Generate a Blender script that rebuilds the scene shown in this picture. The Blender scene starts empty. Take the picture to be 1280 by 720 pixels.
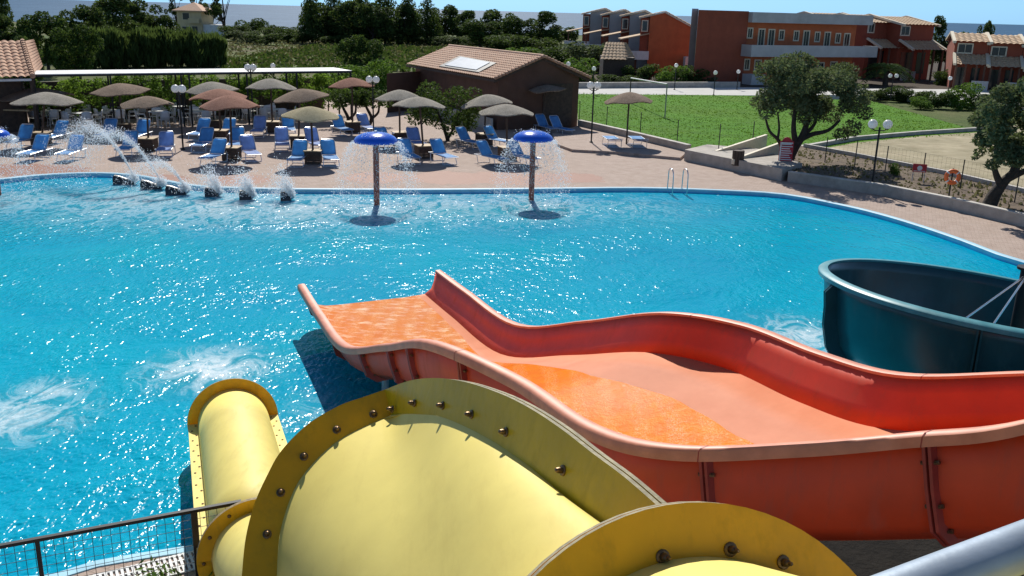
import bpy, bmesh, math, random
from math import sin, cos, tan, pi, radians, sqrt, atan2
from mathutils import Vector, Matrix, noise as mnoise

random.seed(7)
S = bpy.context.scene
C = S.collection
V = Vector

# ------------------------------------------------------------------ camera
F = 1160.0; TH = radians(16.6); RO = radians(1.5); CZ = 6.0
CAM = V((0, 0, CZ))
def ray(x, y):
    u = (x - 640) / F; v = (y - 360) / F
    c, s = cos(RO), sin(RO)
    u, v = u * c + v * s, v * c - u * s
    return V((u, cos(TH) - v * sin(TH), -sin(TH) - v * cos(TH)))
def P(x, y, z=0.0):
    """point seen at (x, y) in the photograph lying on the level z"""
    d = ray(x, y); return CAM + d * ((z - CZ) / d.z)
def At(x, y, Y):
    """point seen at (x, y) lying Y metres ahead"""
    d = ray(x, y); return CAM + d * (Y / d.y)
def OnPlane(x, y, p0, n):
    d = ray(x, y); return CAM + d * ((V(p0) - CAM).dot(V(n)) / d.dot(V(n)))

cam_d = bpy.data.cameras.new('camera'); cam = bpy.data.objects.new('camera', cam_d); C.objects.link(cam)
cam_d.lens = 36 * F / 1280; cam_d.sensor_width = 36; cam_d.clip_start = .05; cam_d.clip_end = 60000
_up0 = V((0, sin(TH), cos(TH))); _r = V((cos(RO), 0, 0)) + _up0 * sin(RO)
_u = V((-sin(RO), 0, 0)) + _up0 * cos(RO); _f = V((0, cos(TH), -sin(TH)))
cam.matrix_world = Matrix(((_r.x, _u.x, -_f.x, 0), (_r.y, _u.y, -_f.y, 0), (_r.z, _u.z, -_f.z, CZ), (0, 0, 0, 1)))
S.camera = cam

# ------------------------------------------------------------------ light
SUN_AZ = radians(-5.5); SUN_EL = radians(41)
w = bpy.data.worlds.new('World'); S.world = w; w.use_nodes = True
nt = w.node_tree
sky = nt.nodes.new('ShaderNodeTexSky'); sky.sky_type = 'NISHITA'; sky.sun_disc = False
sky.sun_elevation = SUN_EL; sky.sun_rotation = SUN_AZ; sky.air_density = 1.0; sky.dust_density = .15; sky.ozone_density = 2.0
bg = nt.nodes['Background']; bg.inputs[1].default_value = .068
skt = nt.nodes.new('ShaderNodeMix'); skt.data_type = 'RGBA'; skt.blend_type = 'MULTIPLY'; skt.inputs[0].default_value = 1
_tc = nt.nodes.new('ShaderNodeTexCoord'); _sx = nt.nodes.new('ShaderNodeSeparateXYZ'); _rp = nt.nodes.new('ShaderNodeValToRGB')
_rp.color_ramp.elements[0].color = (.43, .92, 2.0, 1); _rp.color_ramp.elements[1].position = .22; _rp.color_ramp.elements[1].color = (.98, .98, 1.02, 1)
nt.links.new(_tc.outputs['Generated'], _sx.inputs[0]); nt.links.new(_sx.outputs[2], _rp.inputs[0]); nt.links.new(_rp.outputs[0], skt.inputs[7])
nt.links.new(sky.outputs[0], skt.inputs[6]); nt.links.new(skt.outputs[2], bg.inputs[0])
sl = bpy.data.lights.new('sun', 'SUN'); so = bpy.data.objects.new('sun', sl); C.objects.link(so)
sl.energy = 4.5; sl.angle = radians(.53); sl.color = (1, .955, .88)
SD = V((sin(SUN_AZ) * cos(SUN_EL), cos(SUN_AZ) * cos(SUN_EL), sin(SUN_EL)))
so.rotation_euler = SD.to_track_quat('Z', 'Y').to_euler()
S.view_settings.view_transform = 'Standard'; S.view_settings.look = 'None'
S.view_settings.gamma = 1; S.view_settings.exposure = .25; S.view_settings.use_curve_mapping = False
S.render.engine = 'CYCLES'
S.cycles.max_bounces = 6; S.cycles.transparent_max_bounces = 8; S.cycles.caustics_reflective = False
S.cycles.caustics_refractive = False; S.cycles.sample_clamp_indirect = 4

# ------------------------------------------------------------------ materials
class NT:
    def __init__(s, name):
        s.m = bpy.data.materials.new(name); s.m.use_nodes = True
        s.t = s.m.node_tree; s.b = s.t.nodes['Principled BSDF']; s.out = s.t.nodes['Material Output']
    def n(s, typ, **kw):
        o = s.t.nodes.new(typ)
        for k, v in kw.items():
            if k[0] == 'i' and k[1:].isdigit(): o.inputs[int(k[1:])].default_value = v
            elif k in o.inputs: o.inputs[k].default_value = v
            else: setattr(o, k, v)
        return o
    def l(s, a, b): s.t.links.new(a, b)
    def coord(s, kind='Object'):
        return s.n('ShaderNodeTexCoord').outputs[kind]
    def pos(s): return s.n('ShaderNodeNewGeometry').outputs['Position']
    def noise(s, vec, scale, detail=4, rough=.55):
        o = s.n('ShaderNodeTexNoise'); o.inputs['Scale'].default_value = scale
        o.inputs['Detail'].default_value = detail; o.inputs['Roughness'].default_value = rough
        s.l(vec, o.inputs['Vector']); return o.outputs['Fac']
    def ramp(s, fac, stops):
        o = s.n('ShaderNodeValToRGB'); e = o.color_ramp.elements
        while len(e) < len(stops): e.new(.5)
        for el, (p, c) in zip(e, stops):
            el.position = p; el.color = (*c, 1) if len(c) == 3 else c
        s.l(fac, o.inputs[0]); return o.outputs[0]
    def math(s, op, a, b=None, clamp=False):
        o = s.n('ShaderNodeMath', operation=op); o.use_clamp = clamp
        for i, q in enumerate((a, b)):
            if q is None: continue
            if isinstance(q, (int, float)): o.inputs[i].default_value = q
            else: s.l(q, o.inputs[i])
        return o.outputs[0]
    def mix(s, fac, a, b, mode='MIX'):
        o = s.n('ShaderNodeMix', data_type='RGBA', blend_type=mode)
        for i, q in ((0, fac), (6, a), (7, b)):
            if isinstance(q, (int, float)): o.inputs[i].default_value = q
            elif isinstance(q, tuple): o.inputs[i].default_value = (*q, 1)
            else: s.l(q, o.inputs[i])
        return o.outputs[2]
    def bump(s, h, dist=.02, strength=1):
        o = s.n('ShaderNodeBump'); o.inputs['Strength'].default_value = strength; o.inputs['Distance'].default_value = dist
        s.l(h, o.inputs['Height']); s.l(o.outputs[0], s.b.inputs['Normal']); return o.outputs[0]

def simple(name, col, rough=.6, var=.18, scale=6, bump=0, bscale=30, metal=0, dirt=None, dirt_amt=.3, coord='Object', transl=0, spec=.5, streak=None):
    """base colour with a mottled variation, optional dirt blotches and surface bump"""
    k = NT(name); co = k.coord(coord)
    f = k.noise(co, scale, 5)
    lo = tuple(c * (1 - var) for c in col); hi = tuple(min(1, c * (1 + var)) for c in col)
    c = k.ramp(f, [(.3, lo), (.7, hi)])
    if dirt:
        d = k.noise(co, scale * .37, 6, .7)
        dm = k.math('MULTIPLY', k.ramp(d, [(.5, (0, 0, 0)), (.68, (1, 1, 1))]), dirt_amt)
        c = k.mix(dm, c, dirt)
    k.l(c, k.b.inputs['Base Color']); k.b.inputs['Roughness'].default_value = rough
    k.b.inputs['Metallic'].default_value = metal; k.b.inputs['Specular IOR Level'].default_value = spec
    if streak:
        mp = k.n('ShaderNodeMapping'); mp.inputs['Scale'].default_value = streak[0]; k.l(co, mp.inputs[0])
        sm = k.math('MULTIPLY', k.ramp(k.noise(mp.outputs[0], 1, 7, .7), [(.52, (0, 0, 0)), (.70, (1, 1, 1))]), streak[2])
        c = k.mix(sm, c, streak[1]); k.l(c, k.b.inputs['Base Color'])
        k.l(k.math('ADD', k.math('MULTIPLY', sm, .5), rough, True), k.b.inputs['Roughness'])
    if bump: k.bump(k.noise(co, bscale, 4), bump)
    if transl:
        t = k.n('ShaderNodeBsdfTranslucent'); k.l(c, t.inputs[0])
        m = k.n('ShaderNodeMixShader'); m.inputs[0].default_value = transl
        k.l(k.b.outputs[0], m.inputs[1]); k.l(t.outputs[0], m.inputs[2]); k.l(m.outputs[0], k.out.inputs[0])
    return k.m

def leafmat(name, lo, hi, transl=.35, dry=None):
    k = NT(name)
    r = k.n('ShaderNodeNewGeometry').outputs['Random Per Island']
    st = [(0, lo), (.85, hi)] + ([(1, dry)] if dry else [])
    c = k.ramp(r, st)
    k.l(c, k.b.inputs['Base Color']); k.b.inputs['Roughness'].default_value = .75; k.b.inputs['Specular IOR Level'].default_value = .12
    t = k.n('ShaderNodeBsdfTranslucent'); k.l(k.mix(.22, c, (.22, .30, .03)), t.inputs[0])
    m = k.n('ShaderNodeMixShader'); m.inputs[0].default_value = transl
    k.l(k.b.outputs[0], m.inputs[1]); k.l(t.outputs[0], m.inputs[2]); k.l(m.outputs[0], k.out.inputs[0])
    return k.m

M = {}
M['leaf_dark'] = leafmat('leaf_dark', (.022, .042, .014), (.08, .125, .035), .35)
M['leaf_mid'] = leafmat('leaf_mid', (.025, .05, .012), (.07, .12, .03), .3)
M['leaf_bright'] = leafmat('leaf_bright', (.05, .11, .015), (.13, .24, .04), .4)
M['leaf_olive'] = leafmat('leaf_olive', (.045, .065, .028), (.165, .2, .105), .35)
M['leaf_vine'] = leafmat('leaf_vine', (.06, .13, .015), (.2, .33, .05), .5)
M['leaf_reed'] = leafmat('leaf_reed', (.035, .062, .018), (.10, .15, .045), .4)
M['leaf_dry'] = leafmat('leaf_dry', (.12, .10, .045), (.26, .23, .12), .25)
M['flower_red'] = simple('flower_red', (.55, .02, .07), .6)
M['bark'] = simple('bark', (.09, .065, .045), .9, .4, 9, .03, 14)
M['bark_dark'] = simple('bark_dark', (.04, .03, .022), .9, .4, 9, .03, 14)
M['black_metal'] = simple('black_metal', (.008, .009, .010), .6, .2)
M['steel'] = simple('steel', (.62, .63, .64), .22, .08, 20, metal=1)
M['galv'] = simple('galv', (.34, .40, .46), .45, .12, 9, .0008, 40, metal=.35, dirt=(.22, .26, .30), dirt_amt=.4)
M['white_paint'] = simple('white_paint', (.75, .75, .72), .5, .08, 4, dirt=(.45, .42, .36), dirt_amt=.4)
M['white_plastic'] = simple('white_plastic', (.72, .73, .72), .4, .06)
M['globe'] = simple('globe', (.86, .87, .86), .25, .05, 5, transl=.45)
M['blue_fabric'] = simple('blue_fabric', (.22, .55, .97), .6, .16, 5, .002, 120, transl=.6)
M['blue_fabric_pale'] = simple('blue_fabric_pale', (.38, .54, .90), .6, .16, 5, .002, 120, transl=.6)
M['alu'] = simple('alu', (.72, .73, .74), .35, .1, 10, metal=.7)
M['wood_top'] = simple('wood_top', (.42, .30, .16), .7, .3, 8, .003, 30)
M['wood_dark'] = simple('wood_dark', (.07, .045, .03), .75, .35, 7, .004, 25)
M['concrete'] = simple('concrete', (.42, .38, .33), .85, .15, 3, .004, 40, dirt=(.2, .18, .15), dirt_amt=.5)
M['kerb'] = simple('kerb', (.52, .49, .44), .85, .15, 3, .004, 40, dirt=(.25, .22, .18), dirt_amt=.5)
M['red_wall'] = simple('red_wall', (.29, .07, .035), .9, .12, 1.2, .003, 20, dirt=(.17, .05, .03), dirt_amt=.5)
M['orange_wall'] = simple('orange_wall', (.50, .135, .05), .9, .12, 1.2, .003, 20, dirt=(.34, .09, .04), dirt_amt=.4)
M['grey_wall'] = simple('grey_wall', (.46, .46, .45), .9, .1, 1.0, dirt=(.3, .29, .27), dirt_amt=.4)
M['brown_wall'] = simple('brown_wall', (.12, .062, .04), .9, .18, 1.6, .004, 20, dirt=(.1, .05, .03), dirt_amt=.5)
M['cream_wall'] = simple('cream_wall', (.62, .50, .30), .9, .1, .6, dirt=(.45, .36, .22), dirt_amt=.4)
M['dark_glass'] = simple('dark_glass', (.03, .035, .035), .12, .2, 2)
M['frame_cream'] = simple('frame_cream', (.68, .6, .45), .6, .1)
M['shutter'] = simple('shutter', (.05, .05, .04), .5, .2)
M['skylight'] = simple('skylight', (.6, .62, .62), .35, .1, 2)
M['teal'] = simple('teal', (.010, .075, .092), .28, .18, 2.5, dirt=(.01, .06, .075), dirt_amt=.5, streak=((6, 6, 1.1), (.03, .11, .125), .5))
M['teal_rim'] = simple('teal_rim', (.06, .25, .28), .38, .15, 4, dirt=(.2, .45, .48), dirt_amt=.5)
M['orange_side'] = simple('orange_side', (.68, .066, .016), .5, .12, 2.2, dirt=(.56, .065, .03), dirt_amt=.3, transl=.03, streak=((7, 7, 1.2), (.46, .10, .06), .45))
M['orange_rim'] = simple('orange_rim', (.66, .25, .14), .5, .16, 5, dirt=(.54, .16, .08), dirt_amt=.6)
M['orange_joint'] = simple('orange_joint', (.34, .045, .03), .5, .2, 5)
M['rust'] = simple('rust', (.13, .06, .03), .6, .5, 40, .004, 80, metal=.5)
M['bolt'] = simple('bolt', (.2, .13, .07), .4, .4, 60, .002, 90, metal=.8)
M['yellow_shell'] = simple('yellow_shell', (.86, .71, .19), .58, .05, 3, .0012, 9, dirt=(.72, .57, .14), dirt_amt=.45, transl=.04, spec=.35, streak=((9, 2.2, 9), (.60, .46, .13), .26))
M['yellow_flange'] = simple('yellow_flange', (.90, .50, .008), .4, .14, 3.5, .002, 25, dirt=(.52, .31, .02), dirt_amt=.45, transl=.26, streak=((14, 14, 4), (.42, .24, .02), .3))
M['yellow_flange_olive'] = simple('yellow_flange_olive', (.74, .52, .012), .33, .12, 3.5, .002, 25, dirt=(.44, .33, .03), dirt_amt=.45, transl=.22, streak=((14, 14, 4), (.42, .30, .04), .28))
M['flange_edge'] = simple('flange_edge', (.30, .26, .15), .7, .4, 30, .003, 60, dirt=(.2, .17, .1), dirt_amt=.7)
M['mushroom_blue'] = simple('mushroom_blue', (.012, .11, .62), .18, .1, 4)
M['mosaic'] = None
M['nozzle'] = simple('nozzle', (.012, .016, .022), .3, .3, 14, .01, 30)
M['lifebuoy'] = simple('lifebuoy', (.85, .16, .03), .5, .1)
M['sign_red'] = simple('sign_red', (.48, .02, .03), .5, .1)
M['soil'] = simple('soil', (.12, .085, .055), .95, .4, 3, .03, 12, dirt=(.24, .19, .11), dirt_amt=.6)
M['grate'] = simple('grate', (.74, .74, .72), .5, .1)
M['pool_tile'] = simple('pool_tile', (.10, .46, .78), .35, .1, 3)
M['pool_floor'] = simple('pool_floor', (.02, .68, .97), .5, .16, .35)
M['coping'] = simple('coping', (.30, .55, .68), .6, .12, 3)
M['spray'] = simple('spray', (.96, .97, .98), .25, .02, transl=.85)

def brickmat(name, c1, c2, mortar, sx, scale, rough=.85, wet=None, bumpd=.006):
    k = NT(name); p = k.pos()
    mp = k.n('ShaderNodeMapping'); mp.inputs['Scale'].default_value = (sx, sx, 1); mp.inputs['Rotation'].default_value = (0, 0, radians(22)); k.l(p, mp.inputs[0])
    b = k.n('ShaderNodeTexBrick'); k.l(mp.outputs[0], b.inputs['Vector'])
    b.inputs['Color1'].default_value = (*c1, 1); b.inputs['Color2'].default_value = (*c2, 1); b.inputs['Mortar'].default_value = (*mortar, 1)
    b.inputs['Scale'].default_value = scale; k.b.inputs['Specular IOR Level'].default_value = .2; b.inputs['Mortar Size'].default_value = .018; b.inputs['Bias'].default_value = 0
    f = k.noise(p, .35, 6, .65)
    c = k.mix(k.math('MULTIPLY', k.ramp(f, [(.38, (0, 0, 0)), (.66, (1, 1, 1))]), .55), b.outputs[0], (.36, .27, .22))
    f2 = k.noise(p, 2.2, 5, .7)
    c = k.mix(.3, c, k.ramp(f2, [(.3, (.3, .22, .17)), (.7, (.62, .53, .46))]), 'MIX')
    k.l(c, k.b.inputs['Base Color'])
    if wet:
        acc = None
        for (x, y, r) in wet:
            d = k.n('ShaderNodeVectorMath', operation='DISTANCE'); k.l(p, d.inputs[0]); d.inputs[1].default_value = (x, y, 0)
            q = k.math('SUBTRACT', 1, k.math('DIVIDE', d.outputs['Value'], r), True)
            acc = q if acc is None else k.math('MAXIMUM', acc, q)
        wn = k.math('ADD', k.math('MULTIPLY', acc, 1.3), k.math('MULTIPLY', k.math('SUBTRACT', f2, .5), 1.3))
        wm = k.ramp(wn, [(.38, (0, 0, 0)), (.52, (1, 1, 1))])
        c2 = k.mix(k.math('MULTIPLY', wm, .85), c, (.27, .105, .06))
        k.l(c2, k.b.inputs['Base Color'])
        k.l(k.ramp(wm, [(0, (rough,) * 3), (1, (.62,) * 3)]), k.b.inputs['Roughness'])
    else: k.b.inputs['Roughness'].default_value = rough
    h = k.math('ADD', b.outputs['Fac'], k.math('MULTIPLY', f2, -.6))
    o = k.bump(h, -bumpd)
    return k.m
_wp = [P(720, 222), P(560, 222), P(620, 222), P(470, 222), P(300, 225), P(200, 224), P(60, 215), P(20, 212), P(660, 226), P(690, 222)]
M['paving'] = brickmat('paving', (.47, .355, .295), (.40, .30, .245), (.28, .215, .18), 1, 2.2, wet=[(p.x, p.y, r) for p, r in zip(_wp, (1.6, 2.2, 2.0, 1.8, 1.6, 1.5, 2.2, 2.0, 1.6, 1.5))])

def tilemat(name, cs, coord='Object'):
    k = NT(name); co = k.coord(coord)
    f = k.noise(co, 5, 5, .7); f2 = k.noise(co, .8, 4)
    c = k.ramp(f, [(.28, cs[0]), (.5, cs[1]), (.72, cs[2])])
    c = k.mix(k.math('MULTIPLY', f2, .35), c, (.28, .2, .15))
    r = k.n('ShaderNodeNewGeometry').outputs['Random Per Island']
    k.l(c, k.b.inputs['Base Color']); k.b.inputs['Roughness'].default_value = .85
    return k.m
M['tiles'] = tilemat('tiles', ((.38, .18, .10), (.54, .30, .18), (.66, .44, .28)))
M['tiles_far'] = tilemat('tiles_far', ((.40, .24, .13), (.55, .38, .22), (.66, .5, .32)))
M['tiles_pink'] = tilemat('tiles_pink', ((.52, .28, .17), (.68, .42, .27), (.74, .53, .38)))

def straw(name, c1, c2):
    k = NT(name); co = k.coord()
    wv = k.n('ShaderNodeTexWave', wave_type='RINGS', rings_direction='Z'); wv.inputs['Scale'].default_value = 5.5; wv.inputs['Distortion'].default_value = 3
    wv.inputs['Detail'].default_value = 3; wv.inputs['Detail Scale'].default_value = 3
    k.l(co, wv.inputs[0])
    f = k.noise(co, 22, 5, .7)
    f3 = k.noise(co, 2.4, 4, .7)
    h = k.math('ADD', k.math('MULTIPLY', wv.outputs['Fac'], .25), f)
    c = k.ramp(k.math('ADD', k.math('MULTIPLY', h, .6), k.math('MULTIPLY', f3, .4)), [(.38, c1), (.66, c2)])
    k.l(c, k.b.inputs['Base Color']); k.b.inputs['Roughness'].default_value = .95; k.b.inputs['Specular IOR Level'].default_value = .1
    k.bump(h, .03); return k.m
M['straw_grey'] = straw('straw_grey', (.15, .135, .11), (.41, .375, .315))
M['straw_brown'] = straw('straw_brown', (.12, .085, .06), (.31, .235, .175))
M['straw_red'] = straw('straw_red', (.17, .08, .055), (.37, .20, .145))
M['straw_tan'] = straw('straw_tan', (.26, .22, .13), (.48, .42, .27))

k = NT('mosaic_post'); co = k.coord()
mp = k.n('ShaderNodeMapping'); mp.inputs['Scale'].default_value = (40, 40, 14); k.l(co, mp.inputs[0])
vo = k.n('ShaderNodeTexVoronoi'); vo.inputs['Scale'].default_value = 1; k.l(mp.outputs[0], vo.inputs[0])
k.l(k.ramp(k.n('ShaderNodeSeparateColor').outputs[0], [(0, (0, 0, 0)), (1, (1, 1, 1))]), k.b.inputs['Base Color'])
sc_ = k.n('ShaderNodeSeparateColor'); k.l(vo.outputs['Color'], sc_.inputs[0])
k.l(k.ramp(sc_.outputs[0], [(0, (.16, .035, .022)), (.6, (.46, .10, .06)), (.85, (.5, .18, .13)), (1, (.62, .36, .3))]), k.b.inputs['Base Color'])
k.b.inputs['Roughness'].default_value = .6; M['mosaic'] = k.m

def groundmat(name, cols, scale, rough=.95, bump=.05, bs=8, big=.06, bigcols=None):
    k = NT(name); p = k.pos()
    f = k.noise(p, scale, 8, .7); c = k.ramp(f, cols)
    if bigcols:
        c = k.mix(k.ramp(k.noise(p, big, 5, .6), [(.4, (0, 0, 0)), (.6, (1, 1, 1))]), c, k.ramp(k.noise(p, scale * 1.3, 8, .7), bigcols))
    k.l(c, k.b.inputs['Base Color']); k.b.inputs['Roughness'].default_value = rough; k.b.inputs['Specular IOR Level'].default_value = .15
    k.bump(k.noise(p, bs, 6, .7), bump); return k.m
M['ground'] = groundmat('ground', [(.3, (.07, .085, .03)), (.5, (.13, .13, .055)), (.7, (.22, .19, .10))], .5, bump=.15, bs=2, big=.05, bigcols=[(.3, (.05, .085, .02)), (.7, (.11, .15, .04))])
M['lawn'] = groundmat('lawn', [(.3, (.055, .16, .008)), (.55, (.09, .24, .014)), (.75, (.14, .30, .024))], .9, bump=.12, bs=5, big=.14, bigcols=[(.3, (.05, .14, .008)), (.7, (.13, .26, .02))])
M['grass_blade'] = leafmat('grass_blade', (.03, .10, .006), (.12, .25, .02), .45)
M['sand'] = groundmat('sand', [(.3, (.30, .25, .16)), (.6, (.46, .40, .27)), (.75, (.58, .52, .38))], .8, bump=.03, bs=6, big=.3, bigcols=[(.3, (.22, .19, .11)), (.7, (.42, .37, .25))])
M['road'] = groundmat('road', [(.3, (.50, .49, .46)), (.7, (.62, .61, .57))], .5, bump=.004)
M['field'] = groundmat('field', [(.3, (.08, .06, .035)), (.55, (.13, .10, .055)), (.75, (.24, .19, .11))], .45, bump=.15, bs=2, big=.11, bigcols=[(.35, (.07, .12, .025)), (.7, (.13, .19, .045))])
M['dirt_dark'] = groundmat('dirt_dark', [(.3, (.05, .04, .03)), (.7, (.10, .08, .06))], .8)
M['painted_shade'] = groundmat('painted_shade', [(.3, (.010, .009, .008)), (.7, (.026, .022, .018))], 2.0)  # near-black tone, shade of the slides put into the ground colour
M['cafe_floor'] = groundmat('cafe_floor', [(.3, (.40, .30, .24)), (.7, (.52, .42, .35))], 1.2, bump=.004)

# ------------------------------------------------------------------ mesh helpers
class MB:
    """collects shapes and links them as ONE mesh object"""
    def __init__(s): s.v = []; s.f = []; s.mi = []; s.cur = 0
    def add(s, vs, fs):
        o = len(s.v); s.v += [tuple(v) for v in vs]
        for f in fs: s.f.append(tuple(i + o for i in f)); s.mi.append(s.cur)
    def box(s, a, b, mat=None):
        x0, y0, z0 = a; x1, y1, z1 = b
        vs = [V(q) for q in ((x0,y0,z0),(x1,y0,z0),(x1,y1,z0),(x0,y1,z0),(x0,y0,z1),(x1,y0,z1),(x1,y1,z1),(x0,y1,z1))]
        if mat: vs = [mat @ v for v in vs]
        s.add(vs, [(3,2,1,0),(4,5,6,7),(0,1,5,4),(1,2,6,5),(2,3,7,6),(3,0,4,7)]); return s
    def bar(s, p, q, wx, wz=None, up=V((0,0,1))):
        """square bar from p to q"""
        p, q = V(p), V(q); d = (q - p).normalized(); wz = wz or wx
        if abs(d.dot(up)) > .98: up = V((0,1,0))
        x = d.cross(up).normalized() * wx / 2; z = x.cross(d).normalized() * wz / 2
        vs = [p-x-z, p+x-z, p+x+z, p-x+z, q-x-z, q+x-z, q+x+z, q-x+z]
        s.add(vs, [(0,1,2,3),(7,6,5,4),(0,4,5,1),(1,5,6,2),(2,6,7,3),(3,7,4,0)]); return s
    def tube(s, pts, r, n=8, cap=True):
        pts = [V(p) for p in pts]; rr = r if isinstance(r, (list, tuple)) else [r] * len(pts)
        d = (pts[1] - pts[0]).normalized(); a = d.orthogonal().normalized(); vs = []
        for i, p in enumerate(pts):
            t = (pts[min(i+1, len(pts)-1)] - pts[max(i-1, 0)]).normalized()
            a = (a - t * a.dot(t)).normalized(); b = t.cross(a)
            for j in range(n):
                g = 2*pi*j/n; vs.append(p + (a*cos(g) + b*sin(g)) * rr[i])
        fs = []
        for i in range(len(pts)-1):
            for j in range(n):
                k = (j+1) % n; fs.append((i*n+j, i*n+k, (i+1)*n+k, (i+1)*n+j))
        if cap: fs += [tuple(range(n))[::-1], tuple(range((len(pts)-1)*n, len(pts)*n))]
        s.add(vs, fs); return s
    def lathe(s, prof, n=24, c=(0,0,0), fn=None, mat=None):
        vs = []; c = V(c)
        for r, z in prof:
            for j in range(n):
                g = 2*pi*j/n; rr, zz = (r, z) if fn is None else fn(r, z, g)
                q = V((rr*cos(g), rr*sin(g), zz)); q = mat @ q if mat else q + c
                vs.append(q)
        fs = []
        for i in range(len(prof)-1):
            for j in range(n):
                k = (j+1) % n; fs.append((i*n+j, i*n+k, (i+1)*n+k, (i+1)*n+j))
        if prof[0][0] > 1e-4: fs.append(tuple(range(n))[::-1])
        if prof[-1][0] > 1e-4: fs.append(tuple(range((len(prof)-1)*n, len(prof)*n)))
        s.add(vs, fs); return s
    def ball(s, c, r, n=14, sq=1, mat=None):
        pr = [(max(1e-5, r*sin(pi*i/8)), -r*sq*cos(pi*i/8)) for i in range(9)]
        return s.lathe(pr, n, c, mat=mat)
    def prism(s, poly, z0, z1):
        """poly: xy outline, extruded from z0 to z1"""
        n = len(poly); vs = [(p[0], p[1], z0) for p in poly] + [(p[0], p[1], z1) for p in poly]
        fs = [tuple(range(n))[::-1], tuple(range(n, 2*n))] + [(i, (i+1) % n, n+(i+1) % n, n+i) for i in range(n)]
        s.add(vs, fs); return s
    def ext(s, poly, d):
        """3-D outline extruded along d"""
        n = len(poly); d = V(d); vs = [V(p) for p in poly] + [V(p)+d for p in poly]
        fs = [tuple(range(n)), tuple(range(n, 2*n))[::-1]] + [((i+1) % n, i, n+i, n+(i+1) % n) for i in range(n)]
        s.add(vs, fs); return s
    def grid(s, rows, closed=False):
        n = len(rows[0]); vs = [p for r in rows for p in r]; fs = []
        for i in range(len(rows)-1):
            for j in range(n if closed else n-1):
                k = (j+1) % n; fs.append((i*n+j, i*n+k, (i+1)*n+k, (i+1)*n+j))
        s.add(vs, fs); return s
    def build(s, name, mat, parent=None, smooth=False, loc=None, recalc=True, angle=40):
        me = bpy.data.meshes.new(name); me.from_pydata(s.v, [], s.f)
        for m in (mat if isinstance(mat, (list, tuple)) else [mat]): me.materials.append(M[m] if isinstance(m, str) else m)
        if any(s.mi): me.polygons.foreach_set('material_index', s.mi)
        if recalc:
            bm = bmesh.new(); bm.from_mesh(me); bmesh.ops.recalc_face_normals(bm, faces=bm.faces); bm.to_mesh(me); bm.free()
        if smooth:
            me.polygons.foreach_set('use_smooth', [True] * len(me.polygons))
            try: me.set_sharp_from_angle(angle=radians(angle))
            except Exception: pass
        me.update()
        o = bpy.data.objects.new(name, me); C.objects.link(o)
        if parent: o.parent = parent
        if loc is not None: o.location = loc
        return o
def tag(o, label=None, cat=None, group=None, kind=None):
    if label: o['label'] = label
    if cat: o['category'] = cat
    if group: o['group'] = group
    if kind: o['kind'] = kind
    return o
def empty(name, loc=(0,0,0), rz=0):
    o = bpy.data.objects.new(name, None); C.objects.link(o); o.location = loc; o.rotation_euler = (0, 0, rz); o.empty_display_size = .2
    return o
def copy_tree(o, parent=None):
    c = o.copy(); C.objects.link(c); c.parent = parent
    for ch in list(o.children): copy_tree(ch, c)
    return c
def solid(o, t, offset=-1):
    m = o.modifiers.new('thickness', 'SOLIDIFY'); m.thickness = t; m.offset = offset; m.use_even_offset = False
    return o
def bevel(o, wd, seg=2):
    m = o.modifiers.new('bevel', 'BEVEL'); m.width = wd; m.segments = seg; m.limit_method = 'ANGLE'; return o
def cr(ps, n):
    """Catmull-Rom through ps, n steps per span"""
    out = []; L = len(ps)
    for i in range(L-1):
        p0, p1, p2, p3 = ps[max(i-1,0)], ps[i], ps[i+1], ps[min(i+2,L-1)]
        for k in range(n):
            t = k/n; out.append(.5*((2*p1)+(-p0+p2)*t+(2*p0-5*p1+4*p2-p3)*t*t+(-p0+3*p1-3*p2+p3)*t**3))
    out.append(ps[-1]); return out
def sheet(name, poly, z, mat, holes=(), wall=0):
    """flat sheet with optional holes"""
    bm = bmesh.new(); es = []
    for loop in (poly, *holes):
        vs = [bm.verts.new((p[0], p[1], z)) for p in loop]
        es += [bm.edges.new((vs[i], vs[(i+1) % len(vs)])) for i in range(len(vs))]
    bmesh.ops.triangle_fill(bm, edges=es, use_beauty=True, use_dissolve=False)
    bmesh.ops.recalc_face_normals(bm, faces=bm.faces)
    for f in bm.faces:
        if f.normal.z < 0: f.normal_flip()
    if wall:
        for i in range(0, len(es)):
            a, b = es[i].verts; c = bm.verts.new((a.co.x, a.co.y, z-wall)); d = bm.verts.new((b.co.x, b.co.y, z-wall))
            bm.faces.new((a, b, d, c))
    me = bpy.data.meshes.new(name); bm.to_mesh(me); bm.free(); me.materials.append(M[mat])
    o = bpy.data.objects.new(name, me); C.objects.link(o); o['kind'] = 'structure'; return o

# ------------------------------------------------------------------ ground, sea, pool
big = [(-30000, -200), (30000, -200), (30000, 40000), (-30000, 40000)]
sheet('ground', big, -.5, 'ground')
k = NT('sea'); p = k.pos()
mp = k.n('ShaderNodeMapping'); mp.inputs['Scale'].default_value = (.05, .012, 1); k.l(p, mp.inputs[0])
f = k.noise(mp.outputs[0], 1, 8, .75)
k.l(k.ramp(f, [(.35, (.014, .072, .15)), (.7, (.045, .125, .22))]), k.b.inputs['Base Color'])
k.b.inputs['Roughness'].default_value = .6; k.b.inputs['Specular IOR Level'].default_value = .05; k.bump(f, .8); M['sea'] = k.m
sheet('sea', [(-20000, 330), (-60, 275), (60, 300), (400, 420), (20000, 900), (20000, 39000), (-20000, 39000)], -.42, 'sea')

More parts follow.
